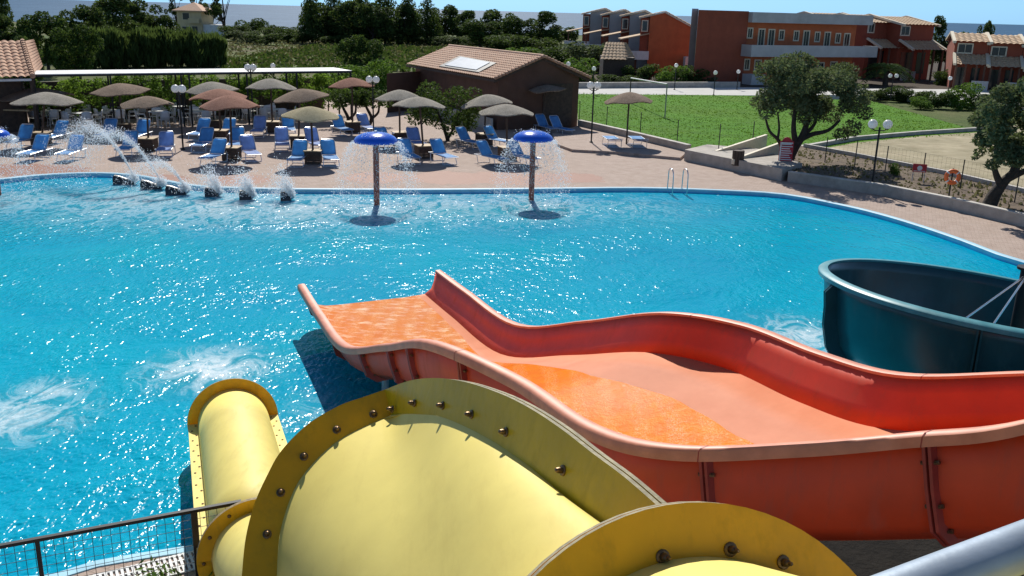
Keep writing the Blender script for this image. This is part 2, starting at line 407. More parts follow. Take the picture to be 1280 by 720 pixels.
WZ = -.14
far = [(-120, 236), (-60, 229), (0, 224), (50, 219), (100, 216.5), (140, 217), (180, 221), (215, 228), (250, 233), (330, 236), (450, 237), (560, 237), (680, 236), (800, 235), (900, 238),
       (980, 243), (1050, 256), (1100, 268), (1150, 283), (1200, 300), (1280, 328)]
pool = [P(x, y).xy for x, y in far] + [V(q) for q in ((15.6, 21), (16.6, 18.3), (16.2, 15.6), (14, 14.0), (10, 13.2), (5, 12.2), (1, 11.0))]
pool += [P(250, 679).xy, P(120, 700).xy, P(0, 722).xy, V((-9.5, 8.6)), V((-14, 9.5)), V((-19, 13)), V((-22, 19)), V((-22.5, 25))]
pool3 = [V((p.x, p.y, 0)) for p in cr(pool + [pool[0]], 3)[:-1]]
def inset(loop, d):
    n = len(loop); out = []
    A = sum(loop[i].x*loop[(i+1) % n].y - loop[(i+1) % n].x*loop[i].y for i in range(n))
    sg = 1 if A > 0 else -1
    for i in range(n):
        t = (loop[(i+1) % n] - loop[i-1]).normalized(); out.append(loop[i] + V((-t.y, t.x, 0)) * d * sg)
    return out
outer = inset(pool3, -.17)
deck_poly = [V((x, y)) for x, y in ((-40, -6), (26, -6), (26, 19))] + [P(1400, 330).xy, P(1279, 284).xy, P(1100, 243).xy, P(985, 224).xy, P(862, 188).xy, P(722, 158).xy, P(722, 139).xy, P(480, 128).xy, P(440, 128).xy, P(-80, 138).xy, V((-45, 30))]
deck = sheet('pool_deck', deck_poly, 0, 'paving', holes=[outer], wall=.5)
# coping: a raised lip with a pale top round the pool, the painted wall below it
mb = MB(); n = len(pool3); lip = .012
rows = [[q + V((0,0,-.02)) for q in outer], [q + V((0,0,lip)) for q in inset(pool3, -.16)], [q + V((0,0,lip)) for q in inset(pool3, -.03)], [q + V((0,0,lip-.02)) for q in pool3], [q + V((0,0,-.10)) for q in pool3]]
mb.grid(rows, True); tag(mb.build('pool_coping', 'coping', smooth=True), kind='structure')
mb = MB(); mb.grid([[q + V((0,0,-.10)) for q in inset(pool3, -.002)], [q + V((0,0,-1.35)) for q in inset(pool3, .05)]], True)
tag(mb.build('pool_wall', 'pool_tile'), kind='structure')
sheet('pool_floor', inset(pool3, -.05), -1.3, 'pool_floor')
# shallow ledge by the near edge
e0, e1 = P(250, 679), P(-10, 724); dd = V((-.33, .94, 0))
mb = MB(); mb.ext([V((*(e0.xy), -.5)), V((*(e1.xy), -.5)), V((*((e1 + dd*.8).xy), -.5)), V((*((e0 + dd*.8).xy), -.5))], (0,0,-.78))
tag(mb.build('pool_step', 'coping'), kind='structure')

sheet('shade_ground', [V(q) for q in ((1.2, 4.5), (16, 4.5), (16, 13.2), (10, 12.4), (5, 11.4), (1.2, 10.4))], .004, 'painted_shade')  # dark sheet below the slides, their shade painted as colour
# water
k = NT('pool_water'); p = k.pos()
foam_c = [(*P(262, 462, WZ).xy, 1.15, 1.15), (*P(14, 520, WZ).xy, 1.25, .95), (*P(62, 490, WZ).xy, .75, .85), (*P(1005, 420, WZ).xy, 1.5, .9), (*P(960, 440, WZ).xy, 1.2, .8),
          (*P(170, 250, WZ).xy, 4.5, .82), (*P(280, 255, WZ).xy, 4.5, .86), (*P(380, 258, WZ).xy, 4.5, .84), (*P(470, 262, WZ).xy, 3.4, .84), (*P(560, 254, WZ).xy, 4.5, .72), (*P(664, 256, WZ).xy, 3.4, .82), (*P(780, 258, WZ).xy, 4, .5), (*P(20, 250, WZ).xy, 4.0, .7), (*P(430, 520, WZ).xy, 1.4, .5)]
acc = None
for (x, y, r, a) in foam_c:
    d = k.n('ShaderNodeVectorMath', operation='DISTANCE'); k.l(p, d.inputs[0]); d.inputs[1].default_value = (x, y, WZ)
    q = k.math('MULTIPLY', k.math('SUBTRACT', 1, k.math('DIVIDE', d.outputs['Value'], r * 1.5), True), a)
    acc = q if acc is None else k.math('MAXIMUM', acc, q)
mpw = k.n('ShaderNodeMapping'); mpw.inputs['Scale'].default_value = (1.0, .62, 1); mpw.inputs['Rotation'].default_value = (0, 0, radians(-12)); k.l(p, mpw.inputs[0])
wp = mpw.outputs[0]
f1 = k.noise(wp, 1.3, 2, .5); f2 = k.noise(wp, 6.0, 2, .55); f3 = k.noise(wp, 15, 1, .5)
h = k.math('ADD', k.math('MULTIPLY', f1, .55), k.math('ADD', k.math('MULTIPLY', f2, .42), k.math('MULTIPLY', f3, .14)))
base = k.ramp(k.noise(p, .16, 4, .6), [(.3, (.0, .49, .85)), (.5, (.0, .61, .94)), (.72, (.0, .72, .98))])
base = k.mix(k.ramp(f2, [(.35, (0, 0, 0)), (.75, (.4, .4, .4))]), base, (.0, .66, .92))
milky = k.ramp(acc, [(.08, (0, 0, 0)), (.8, (.55, .55, .55))])
base = k.mix(milky, base, (.10, .55, .70))
fn = k.n('ShaderNodeTexNoise'); fn.inputs['Scale'].default_value = 1.7; fn.inputs['Detail'].default_value = 9; fn.inputs['Roughness'].default_value = .66; fn.inputs['Distortion'].default_value = 1.1; k.l(wp, fn.inputs['Vector'])
fn = k.math('SUBTRACT', 1.0, k.math('MULTIPLY', k.math('ABSOLUTE', k.math('SUBTRACT', fn.outputs['Fac'], .5)), 5.0))
fm = k.math('ADD', k.math('MULTIPLY', acc, .62), k.math('MULTIPLY', k.math('SUBTRACT', fn, .62), .55))
foam = k.ramp(fm, [(.30, (0, 0, 0)), (.78, (.9, .9, .9))])
base = k.mix(foam, base, (.80, .88, .90))
calm = k.ramp(k.noise(p, .33, 3, .6), [(.34, (.38, .38, .38)), (.64, (1, 1, 1))])
bn = k.bump(k.math('MULTIPLY', h, calm), .158)
k.l(base, k.b.inputs['Base Color']); k.b.inputs['Roughness'].default_value = .17; k.b.inputs['IOR'].default_value = 1.33; k.b.inputs['Specular IOR Level'].default_value = .24
tr = k.n('ShaderNodeBsdfTransparent'); tr.inputs[0].default_value = (.24, .83, .99, 1)
mx = k.n('ShaderNodeMixShader'); k.l(k.math('ADD', k.math('MULTIPLY', foam, .4), .54, True), mx.inputs[0])
k.l(tr.outputs[0], mx.inputs[1]); k.l(k.b.outputs[0], mx.inputs[2]); k.l(mx.outputs[0], k.out.inputs[0])
M['pool_water'] = k.m
sheet('pool_water', inset(pool3, -.01), WZ, 'pool_water')

# fields, lawn, road, sand
sheet('cafe_floor', [P(-120, 170).xy, P(-60, 128).xy, P(470, 122).xy, P(480, 142).xy, P(400, 150).xy], .004, 'cafe_floor')
sheet('field', [P(276, 84).xy, P(520, 84).xy, P(660, 62).xy, P(560, 52).xy, P(400, 47).xy, P(290, 52).xy], -.44, 'field')
lawn_poly = [P(716, 152), P(722, 116), P(930, 119), P(1090, 126), P(1240, 168), P(1140, 172), P(1010, 187), P(985, 205), P(870, 186)]
sheet('lawn', [q.xy for q in lawn_poly], -.02, 'lawn', wall=.5)
sheet('road', [P(690, 117).xy, P(690, 110).xy, P(935, 109).xy, P(1240, 112).xy, P(1300, 130).xy, P(1300, 137).xy, P(1110, 118).xy, P(935, 119).xy], -.012, 'road', wall=.4)
sheet('sand_court', [P(1003, 190).xy, P(1070, 178).xy, P(1150, 170).xy, P(1225, 165).xy, P(1300, 150).xy, P(1420, 190).xy, P(1420, 250).xy, P(1290, 240).xy, P(1150, 212).xy], -.016, 'sand', wall=.4)
sheet('garden_ground', [P(690, 112.5).xy, P(690, 75).xy, P(1450, 75).xy, P(1450, 131).xy, P(1280, 129).xy, P(1235, 116).xy, P(935, 112.5).xy], -.03, 'dirt_dark', wall=.4)
# paved planting bed along the right
bed_in = [p + V((.02, .1, 0)) for p in (P(984, 227), P(1045, 236), P(1100, 244), P(1190, 262.5), P(1279, 284), P(1430, 326))]
bed_out = [P(1420, 262), P(1290, 251), P(1180, 224), P(1060, 200), P(1000, 190), P(985, 200)]
sheet('planting_soil', [q.xy for q in bed_in + bed_out], .30, 'soil', wall=.7)
# raised terrace for the lone parasol
ter = [P(696, 183), P(715, 190), P(770, 193), P(850, 200.5), P(862, 190), P(722, 160), P(690, 170)]
sheet('terrace', [q.xy for q in ter], .12, 'paving', wall=.12)

# ================================================================== ORANGE SLIDE
def N2(v): v = V(v); return v / max(1e-9, v.length)
rails = [  # near rim pixel, far rim pixel, rim height near, far
    ((380, 357), (545, 340), .68, .68), ((403, 393), (580, 366), .70, .70), ((436, 433), (643, 408), .85, .85), ((490, 432), (730, 404), 1.45, 1.45),
    ((545, 429), (826, 394), 2.05, 2.05), ((650, 474), (925, 409), 2.18, 2.18), ((745, 535), (1020, 445), 2.32, 2.3), ((850, 561), (1120, 472), 2.5, 2.45),
    ((1010, 557), (1260, 471), 2.72, 2.7), ((1150, 545), (1400, 464), 2.98, 2.95), ((1280, 531), (1545, 450), 3.3, 3.3)]
nr = [P(a[0], a[1], za) for a, b, za, zb in rails]; fr = [P(b[0], b[1], zb) for a, b, za, zb in rails]
d_ = (nr[-1] - nr[-3]); d2_ = (fr[-1] - fr[-3])
for kx in (1, 2, 3):
    e = N2((d_ + d2_) * .5) * .9 + V((0, 0, .22 + .06*kx)); nr.append(nr[-1] + e); fr.append(fr[-1] + e)
SUB = 8
NR = cr(nr, SUB); FR = cr(fr, SUB); NS = len(NR)
prof_end = [(0,0),(.012,.2),(.035,.36),(.09,.47),(.2,.5),(.35,.5),(.5,.5),(.65,.5),(.8,.5),(.91,.47),(.965,.36),(.988,.2),(1,0)]
prof_bnk = [(0,0),(.012,.42),(.035,.72),(.09,.88),(.2,.95),(.35,.93),(.5,.86),(.65,.75),(.79,.63),(.925,.51),(.957,.32),(.98,.15),(1,0)]
def section(i, off=0.0):
    s = i / SUB; b = min(1, max(0, (s - 2.2) / 2.2)); b = b*b*(3-2*b)
    a, c = NR[i], FR[i]; tdir = N2(((NR[min(i+1, NS-1)] - NR[max(i-1, 0)]) + (FR[min(i+1, NS-1)] - FR[max(i-1, 0)])))
    x = c - a; xn = N2(x); dn = N2(xn.cross(tdir)); dn = dn if dn.z < 0 else -dn
    dn = N2(dn + V((0, 0, -1.2)))
    pts = []
    for (t0, d0), (t1, d1) in zip(prof_end, prof_bnk):
        pts.append(a + x * (t0*(1-b) + t1*b) + dn * (d0*(1-b) + d1*b))
    if off:
        q = []
        for j, p in enumerate(pts):
            tg = N2(pts[min(j+1, len(pts)-1)] - pts[max(j-1, 0)]); nn = tg.cross(tdir); nn = nn if nn.dot(dn) > 0 or j in (0,1,11,12) else -nn
            if j < 3 and nn.dot(xn) > 0: nn = -nn
            if j > 9 and nn.dot(xn) < 0: nn = -nn
            q.append(p + N2(nn) * off)
        return q, tdir, xn, dn
    return pts, tdir, xn, dn
SEC = [section(i) for i in range(NS)]
orange = empty('water_slide', (NR[0] + FR[0]) * .5 * 1.0); orange.location.z = 0
tag(orange, 'wide wavy open orange slide running down into the blue pool', 'water slide')
bpy.context.view_layer.update()
OI = orange.location
def ob(mb, name, mat, parent, root, smooth=False, angle=40, **kw):
    """builds a part whose shapes were collected in world coordinates"""
    mb.v = [tuple(V(v) - root.location) for v in mb.v]
    return mb.build(name, mat, parent, smooth=smooth, angle=angle, **kw)
for lo, hi, nm in ((0, 3, 'side_wall'), (9, 12, 'side_wall')):
    mb = MB(); mb.grid([SEC[i][0][lo:hi+1] for i in range(NS)])
    o = ob(mb, nm, 'orange_side', orange, orange, True, recalc=False); solid(o, .03, 0)
mb = MB(); mb.grid([SEC[i][0][3:10] for i in range(NS)])
k = NT('orange_floor'); co = k.pos(); f = k.noise(co, 2.2, 5); f2 = k.noise(co, 14, 4)
c = k.ramp(f, [(.3, (.62, .215, .10)), (.7, (.70, .27, .14))]); c = k.mix(k.math('MULTIPLY', f2, .15), c, (.42, .14, .08))
k.l(c, k.b.inputs['Base Color']); k.b.inputs['Roughness'].default_value = .65; k.b.inputs['Specular IOR Level'].default_value = .2; M['orange_floor'] = k.m
o = ob(mb, 'floor', 'orange_floor', orange, orange, True, recalc=False); solid(o, .03, 0)
# rims
for rail, sg in ((NR, -1), (FR, 1)):
    mb = MB(); rows = []
    for i in range(NS):
        p = rail[i]; xn = SEC[i][2] * sg; up = V((0, 0, 1)); w_ = .13
        rows.append([p + up*.035 - xn*.015, p + up*.045 + xn*.02, p + up*.04 + xn*w_*.8, p + up*.015 + xn*w_, p - up*.075 + xn*w_, p - up*.075 + xn*(w_-.03), p - up*.02 + xn*.0, p - up*.02 - xn*.015])
    mb.grid(rows, True); mb.f.append(tuple(range(8))); mb.mi.append(0); mb.f.append(tuple(range((NS-1)*8, NS*8))); mb.mi.append(0)
    ob(mb, 'rim', 'orange_rim', orange, orange, True, 50)
for rail, sg in ((NR, -1), (FR, 1)):
    for s in (4.4, 7.22, 9.08):
        i = int(round(s * SUB)); p = rail[i]; q2_, td, xn, dn = section(i); xn = xn*sg; up = V((0, 0, 1)); w_ = .132; ri = []
        for e in (-.005, .005):
            ri.append([p + td*e + v for v in (up*.037 - xn*.017, up*.048 + xn*.02, up*.043 + xn*w_*.8, up*.017 + xn*w_, -up*.077 + xn*w_, -up*.077 + xn*(w_-.03), -up*.022 + xn*.0, -up*.022 - xn*.017)])
        mb = MB(); mb.grid(ri, True); ob(mb, 'rim_seam', 'orange_joint', orange, orange)
# bolted joints on the outer side
for s in (.35, 1.5, 2.35, 2.95, 3.55, 4.4, 5.6, 7.22, 9.08, 10.4):
    i = int(round(s * SUB)); q, td, xn, dn = section(i); j = MB()
    for lo, hi, sg in ((0, 4, -1), (8, 12, 1)):
        inn = q[lo:hi+1]; out = []
        for a in inn:
            out.append(a + xn*sg*.085 + dn*(.06 if a is inn[2] or a is inn[3] else 0) )
        if sg < 0: out[0] = inn[0] + xn*sg*.085 + dn*.07; 
        else: out[-1] = inn[-1] + xn*sg*.085 + dn*.07
        for off in (-.022, .022):
            j.ext([p + td*(off-.012) for p in inn] + [p + td*(off-.012) for p in out[::-1]], td*.024)
        jo = ob(j, 'joint_flange', 'orange_joint', orange, orange); j = MB()
        if sg < 0:
            for a0, a1 in ((0, 1), (1, 2), (2, 3)):
                bb = MB(); a = (q[a0] + q[a1]) * .5 - xn*.05
                bb.tube([a - td*.07, a + td*.07], .018, 6); ob(bb, 'bolt', 'bolt', jo, orange)
# film of running water
k = NT('slide_water'); co = k.pos(); f = k.noise(co, 3.5, 5, .6); f2 = k.noise(co, 30, 4, .7); f3 = k.noise(co, 9, 5, .65)
d = k.n('ShaderNodeVectorMath', operation='DISTANCE'); k.l(co, d.inputs[0]); d.inputs[1].default_value = ((NR[4] + FR[4]) * .5)
near_end = k.ramp(k.math('DIVIDE', d.outputs['Value'], 4.0), [(.0, (.75, .75, .75)), (1, (.45, .45, .45))])
f4 = k.noise(co, 55, 2, .5); wv = k.n('ShaderNodeTexWave'); wv.inputs['Scale'].default_value = .9; wv.inputs['Distortion'].default_value = 2.5; wv.inputs['Detail'].default_value = 2; k.l(co, wv.inputs[0])
band = k.ramp(wv.outputs['Fac'], [(.3, (0, 0, 0)), (.75, (1, 1, 1))])
fl = k.math('MULTIPLY', k.ramp(f4, [(.50, (0, 0, 0)), (.60, (1, 1, 1))]), k.math('ADD', k.math('MULTIPLY', band, .8), .1), True)
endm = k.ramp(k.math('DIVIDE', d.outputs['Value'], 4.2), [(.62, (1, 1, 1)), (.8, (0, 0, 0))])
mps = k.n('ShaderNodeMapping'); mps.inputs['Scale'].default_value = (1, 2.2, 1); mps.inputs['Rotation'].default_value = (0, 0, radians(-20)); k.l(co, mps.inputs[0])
gl = k.math('MULTIPLY', k.ramp(k.noise(mps.outputs[0], 3.2, 8, .75), [(.50, (0, 0, 0)), (.66, (1, 1, 1))]), endm)  # foam streaks and glints near the slide end, painted into the film colour
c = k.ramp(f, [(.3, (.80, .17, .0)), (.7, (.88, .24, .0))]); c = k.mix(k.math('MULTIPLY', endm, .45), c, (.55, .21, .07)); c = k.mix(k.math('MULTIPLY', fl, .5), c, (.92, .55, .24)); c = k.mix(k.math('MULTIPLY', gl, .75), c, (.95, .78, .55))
k.l(c, k.b.inputs['Base Color']); k.b.inputs['Roughness'].default_value = .12; k.b.inputs['IOR'].default_value = 1.33; k.b.inputs['Specular IOR Level'].default_value = .05
k.bump(k.math('ADD', k.math('MULTIPLY', f3, .6), k.math('MULTIPLY', f2, .22)), .022); M['slide_water'] = k.m
def interp(tab, s):
    for (a, va), (b, vb) in zip(tab, tab[1:]):
        if a <= s <= b: return va + (vb - va) * (s - a) / (b - a)
    return tab[-1][1]
tmax = [(0, .86), (1.5, .84), (2.5, .74), (4, .66), (5, .66), (6, .66), (6.8, .62), (7.4, .52), (8.0, .37), (8.6, .22)]
rows = []
for i in range(0, int(8.5 * SUB)):
    q = SEC[i][0]; s = i / SUB; b = min(1, max(0, (s - 2.2) / 2.2)); b = b*b*(3-2*b); row = []
    for kx in range(11):
        t = .07 + (interp(tmax, s) + .012*mnoise.noise(V((s*2.3, 0, 1))) - .07) * kx / 10
        ts = [a[0]*(1-b) + c_[0]*b for a, c_ in zip(prof_end, prof_bnk)]
        for jx in range(len(ts)-1):
            if ts[jx] <= t <= ts[jx+1]:
                row.append(q[jx].lerp(q[jx+1], (t - ts[jx]) / (ts[jx+1] - ts[jx])) + V((0, 0, .022))); break
    rows.append(row)
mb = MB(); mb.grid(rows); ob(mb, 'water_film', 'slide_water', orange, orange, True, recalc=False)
for s in (.9, 2.1, 3.6, 6.2, 9.2):
    i = int(s * SUB); q = SEC[i][0]; zb = -1.3 if s < 4 else -.05
    for j in (4, 8):
        mb = MB(); a = q[j] - V((0, 0, .03)); mb.tube([a, V((a.x, a.y, zb))], .06, 10); ob(mb, 'support_post', 'galv', orange, orange, True)
    mb = MB(); mb.bar(q[4] - V((0,0,.09)), q[8] - V((0,0,.09)), .07); ob(mb, 'cross_beam', 'galv', orange, orange)

# ================================================================== YELLOW TUBE SLIDE
def uvec(az, el): return V((sin(radians(az)) * cos(radians(el)), -cos(radians(az)) * cos(radians(el)), sin(radians(el))))
SA, SB = 1.20, .90
nL = uvec(20, 45); cL = CAM + (V((-.16, 2.77, 4.10)) - CAM) * SA; cB = CAM + (V((.54, 1.97, 4.07)) - CAM) * SB; nB = uvec(20, 25)
hinge_o = OnPlane(481, 487, cL, nL); hinge_i = OnPlane(489, 519, cL, nL)
Q = OnPlane(826, 636, cB - nB * .05, nB)
nRt = N2((hinge_i - hinge_o).cross(Q - hinge_o)); nRt = nRt if nRt.y < 0 else -nRt
_ax = N2(Q - hinge_o); _n0 = nRt   # lean the plate outwards about its upper edge
for _a in range(0, 41):
    for _s in (1, -1):
        _c = Matrix.Rotation(radians(_a * _s), 3, _ax) @ _n0
        if _c.dot(SD) > nRt.dot(SD) and nRt.dot(SD) < -.09: nRt = _c
Lout = [(302, 722), (307, 673), (318, 630), (334, 594), (352, 563), (385, 530), (424, 507), (455, 496), (481, 487)]
Lin = [(346, 722), (348.6, 676), (357, 640), (372, 604), (397, 573), (424, 550), (452, 535), (470, 527), (489, 519)]
Rout = [(481, 487), (511, 476), (543, 472.5), (580, 477), (623, 491), (660, 509), (700, 535), (740, 566), (780, 596), (826, 636)]
Rin = [(489, 519), (507, 517.5), (526, 518), (551, 521), (587, 536), (623, 556), (659, 581), (690, 607), (720, 634), (752, 662)]
Lo = [OnPlane(x, y, cL, nL) for x, y in Lout]; Li = [OnPlane(x, y, cL, nL) for x, y in Lin]
Ro = [OnPlane(x, y, hinge_o, nRt) for x, y in Rout]; Ri = [OnPlane(x, y, hinge_o, nRt) for x, y in Rin]
for _i in range(4): Ri[_i] = Ri[_i].lerp(OnPlane(*Rin[_i], hinge_o, _n0), (1, .7, .4, .15)[_i])
tube = empty('tube_slide', (-.2, 2.9, 0)); tag(tube, 'closed yellow tube slide with bolted flanges bending below the viewer into the pool', 'water slide')
def flange(name, inn, out, nrm, mat, closed=False, th=.018, plates=2):
    """bolted flange: plates between an inner and an outer edge, rough pale rim"""
    mb = MB(); n = len(inn)
    for pl in range(plates):
        o0 = -nrm * (pl * (th + .006)); o1 = o0 - nrm * th
        A = [p + o0 for p in inn]; B = [p + o0 for p in out]; A2 = [p + o1 for p in inn]; B2 = [p + o1 for p in out]
        mb.cur = 0; mb.grid([A, B], False); mb.grid([B2, A2], False)
        mb.cur = 1; mb.grid([B, B2], False); mb.grid([A2, A], False)
        if closed:
            for r0, r1, c_ in ((A, B, 0), (B2, A2, 0), (B, B2, 1), (A2, A, 1)):
                mb.cur = c_; mb.add([r0[-1], r0[0], r1[0], r1[-1]], [(0, 1, 2, 3)])
        else:
            mb.cur = 1
            for e in (0, n-1): mb.add([A[e], B[e], B2[e], A2[e]], [(0, 1, 2, 3)])
    return ob(mb, name, [mat, 'flange_edge'], tube, tube, False)
def dense(pts, n=6): return cr(pts, n)
def bolts(parent, pix, p0, nrm, r=.0105, stud=.0):
    for x, y in pix:
        c = OnPlane(x, y, p0, nrm); mb = MB(); M3 = nrm.to_track_quat('Z', 'Y').to_matrix().to_4x4(); M3.translation = c
        mb.lathe([(r*1.75, 0), (r*1.75, .004), (r*1.5, .006), (r*1.02, .006), (r*1.0, .016), (r*.8, .024), (r*.45, .028), (1e-5, .029)], 12, mat=M3)
        if stud: mb.lathe([(r*.5, .02), (r*.5, stud), (r*.3, stud+.004), (1e-5, stud+.004)], 8, mat=M3)
        ob(mb, 'bolt', 'bolt', parent, tube, True)
# lower, hidden half of the back flange mirrored through its middle
cA = (Li[0] + Ri[-1]) * .5
fl_l = flange('flange', dense(Li), dense(Lo), nL, 'yellow_flange'); fl_r = flange('flange', dense(Ri), dense(Ro), nRt, 'yellow_flange_olive')
fl_r['label'] = 'olive yellow half of the back flange'
bolts(fl_l, [(334, 668), (351, 616), (380, 571), (421, 537.6), (466.6, 518)], cL, nL)
bolts(fl_r, [(491, 511.6), (518, 504), (553.6, 507), (589.7, 518), (632.7, 540), (704, 588)], hinge_o, nRt, .0095, .02)
arcA = dense(Li) + dense(Ri)[1:]
loopA = arcA + [cA * 2 - p for p in arcA][1:-1]
low_i = [cA * 2 - p for p in arcA]
ax = N2(V((nL.y, -nL.x, 0))); ax = ax if ax.x > 0 else -ax; bx = N2(ax.cross(nL)); bx = bx if bx.z > 0 else -bx
def resamp(loop, c, n=72):
    ang = sorted([(atan2((p - c).dot(bx), (p - c).dot(ax)) % (2*pi), i) for i, p in enumerate(loop)])
    res = []
    for j in range(n):
        g = 2*pi*j/n
        hi = next((q for q in ang if q[0] >= g), None); 
        if hi is None: hi = (ang[0][0] + 2*pi, ang[0][1])
        lo = [q for q in ang if q[0] < g]; lo = lo[-1] if lo else (ang[-1][0] - 2*pi, ang[-1][1])
        t = (g - lo[0]) / max(1e-9, hi[0] - lo[0]); res.append(loop[lo[1]].lerp(loop[hi[1]], t))
    return res
LA = resamp(loopA, cA)
def circ(c, a, b, r, n=72): return [c + (a * cos(2*pi*j/n) + b * sin(2*pi*j/n)) * r for j in range(n)]
rB = .575 * SB
axB = N2(V((nB.y, -nB.x, 0))); axB = axB if axB.x > 0 else -axB; bxB = N2(axB.cross(nB)); bxB = bxB if bxB.z > 0 else -bxB
def even(pts, n):
    L = [0]
    for a, b in zip(pts, pts[1:]): L.append(L[-1] + (b-a).length)
    out = []; k_ = 0
    for i in range(n):
        s_ = L[-1] * i / n
        while L[k_+1] < s_: k_ += 1
        out.append(pts[k_].lerp(pts[k_+1], (s_ - L[k_]) / max(1e-9, L[k_+1] - L[k_])))
    return out
LA2 = even(arcA, 60) + even([arcA[-1]] + [cA * 2 - p for p in arcA][1:], 40)
def bp(g): return cB - nB * .03 + (axB * cos(radians(g)) + bxB * sin(radians(g))) * rB
LB2 = [bp(205 - 122 * i / 60) for i in range(60)] + [bp(83 - 238 * i / 40) for i in range(40)]
rows = []
for kx in range(13):
    t = kx / 12; bul = sin(pi * t) * .03
    rows.append([a.lerp(b, t) + N2(a.lerp(b, t) - cA.lerp(cB, t)) * bul for a, b in zip(LA2, LB2)])
for it in range(60):
    for kx in range(1, 12):
        r_ = rows[kx]; n_ = len(r_); f_ = rows[kx-1]; g_ = rows[kx+1]
        rows[kx] = [r_[j]*.3 + (r_[j-1] + r_[(j+1) % n_])*.25 + (f_[j] + g_[j])*.10 for j in range(n_)]
mb = MB(); mb.grid(rows, True); ob(mb, 'tube_section', 'yellow_shell', tube, tube, True, 80, recalc=False)
# front flange and the section running back under the viewer
fb = flange('flange', circ(cB, axB, bxB, rB), circ(cB, axB, bxB, .72 * SB), nB, 'yellow_flange', True)
fb['label'] = 'golden front flange with rusty bolts'
bolts(fb, [(828, 696), (912.6, 686.7), (978.6, 702.8)], cB, nB, .0105, .036)
rows = []
for kx in range(9):
    t = kx * .16; c = cB + nB * t + V((.1, 0, -.05)) * t
    rows.append(circ(c, axB, bxB, rB))
mb = MB(); mb.grid(rows, True); ob(mb, 'tube_section', 'yellow_shell', tube, tube, True, 80, recalc=False)
# run from the back flange down to the exit
ex0 = V((-2.52, 8.35, .58)); ex1 = V((-3.90, 12.05, .34)); dex = N2(ex1 - ex0)
exa = N2(V((dex.y, -dex.x, 0))); exb = exa.cross(dex)
p0 = cA; p1 = cA + V((.25, 1.5, -.75)); p3 = ex0; p2 = ex0 - dex * 2.2 + V((.1, 0, .45))
rows = [LA]
for kx in range(1, 19):
    t = kx / 18; c = p0*(1-t)**3 + p1*3*t*(1-t)**2 + p2*3*t*t*(1-t) + p3*t**3
    tg = N2((p1-p0)*3*(1-t)**2 + (p2-p1)*6*t*(1-t) + (p3-p2)*3*t*t)
    a = N2(V((tg.y, -tg.x, 0))); b = a.cross(tg); r = .60*(1-t) + .47*t
    full = circ(c, a, b, r)
    if kx < 5:
        w_ = kx / 5; full = [(q + (c - cA)).lerp(f_, w_) for q, f_ in zip(LA, full)]
    rows.append(full)
mb = MB(); mb.grid(rows, True); ob(mb, 'tube_section', 'yellow_shell', tube, tube, True, 80, recalc=False)
nx = -dex
fc = flange('flange', circ(ex0, exa, exb, .47), circ(ex0, exa, exb, .62), nx, 'yellow_flange', True)
for kx in range(12):
    g = 2*pi*kx/12; c = ex0 + (exa*cos(g) + exb*sin(g)) * .55; mb = MB(); M3 = nx.to_track_quat('Z', 'Y').to_matrix().to_4x4(); M3.translation = c
    mb.lathe([(.02, 0), (.02, .008), (.012, .018), (1e-5, .02)], 8, mat=M3); ob(mb, 'bolt', 'bolt', fc, tube, True)
mb = MB(); mb.grid([circ(ex0.lerp(ex1, t), exa, exb, .47) for t in (0, .2, .4, .6, .8, 1)], True)
exo = ob(mb, 'exit_section', 'yellow_shell', tube, tube, True, 80, recalc=False); solid(exo, .02, 0)
fe = flange('flange', circ(ex1, exa, exb, .475), circ(ex1, exa, exb, .62), nx, 'yellow_flange', True, .02, 1)
fe['label'] = 'ring flange at the exit end'
for sg in (-1, 1):
    mb = MB(); a = ex0 + exa*sg*.465; b = ex1 + exa*sg*.465 - dex * .02
    mb.ext([a, a + exa*sg*.145, b + exa*sg*.145, b], exb*.022); mb.ext([a - exb*.03, a + exa*sg*.145 - exb*.03, b + exa*sg*.145 - exb*.03, b - exb*.03], exb*.022)
    so_ = ob(mb, 'side_flange', 'yellow_shell', tube, tube)
    for kx in range(22):
        bb = MB()
        c = a.lerp(b, (kx+.5)/22) + exa*sg*(.045 if kx % 2 else .10) + exb*.022; M3 = exb.to_track_quat('Z', 'Y').to_matrix().to_4x4(); M3.translation = c
        bb.lathe([(.014, 0), (.014, .006), (1e-5, .012)], 6, mat=M3)
        ob(bb, 'bolt', 'rust', so_, tube)
M['green_post'] = simple('green_post', (.02, .1, .06), .5)
for t in (.35, .75):
    for sg in (-1, 1):
        mb = MB(); c = ex0.lerp(ex1, t)
        mb.tube([c + V((.25*sg, 0, -.4)), V((c.x + .35*sg, c.y, -1.3))], .05, 8); ob(mb, 'support_post', 'green_post', tube, tube, True)
for c, zb in ((V((.2, 4.4, 2.0)), -.05), (V((-.9, 6.4, .9)), -.05), (V((-.2, 2.5, 3.5)), -.05)):
    mb = MB(); mb.tube([c, V((c.x, c.y, zb))], .09, 12); ob(mb, 'support_post', 'galv', tube, tube, True)

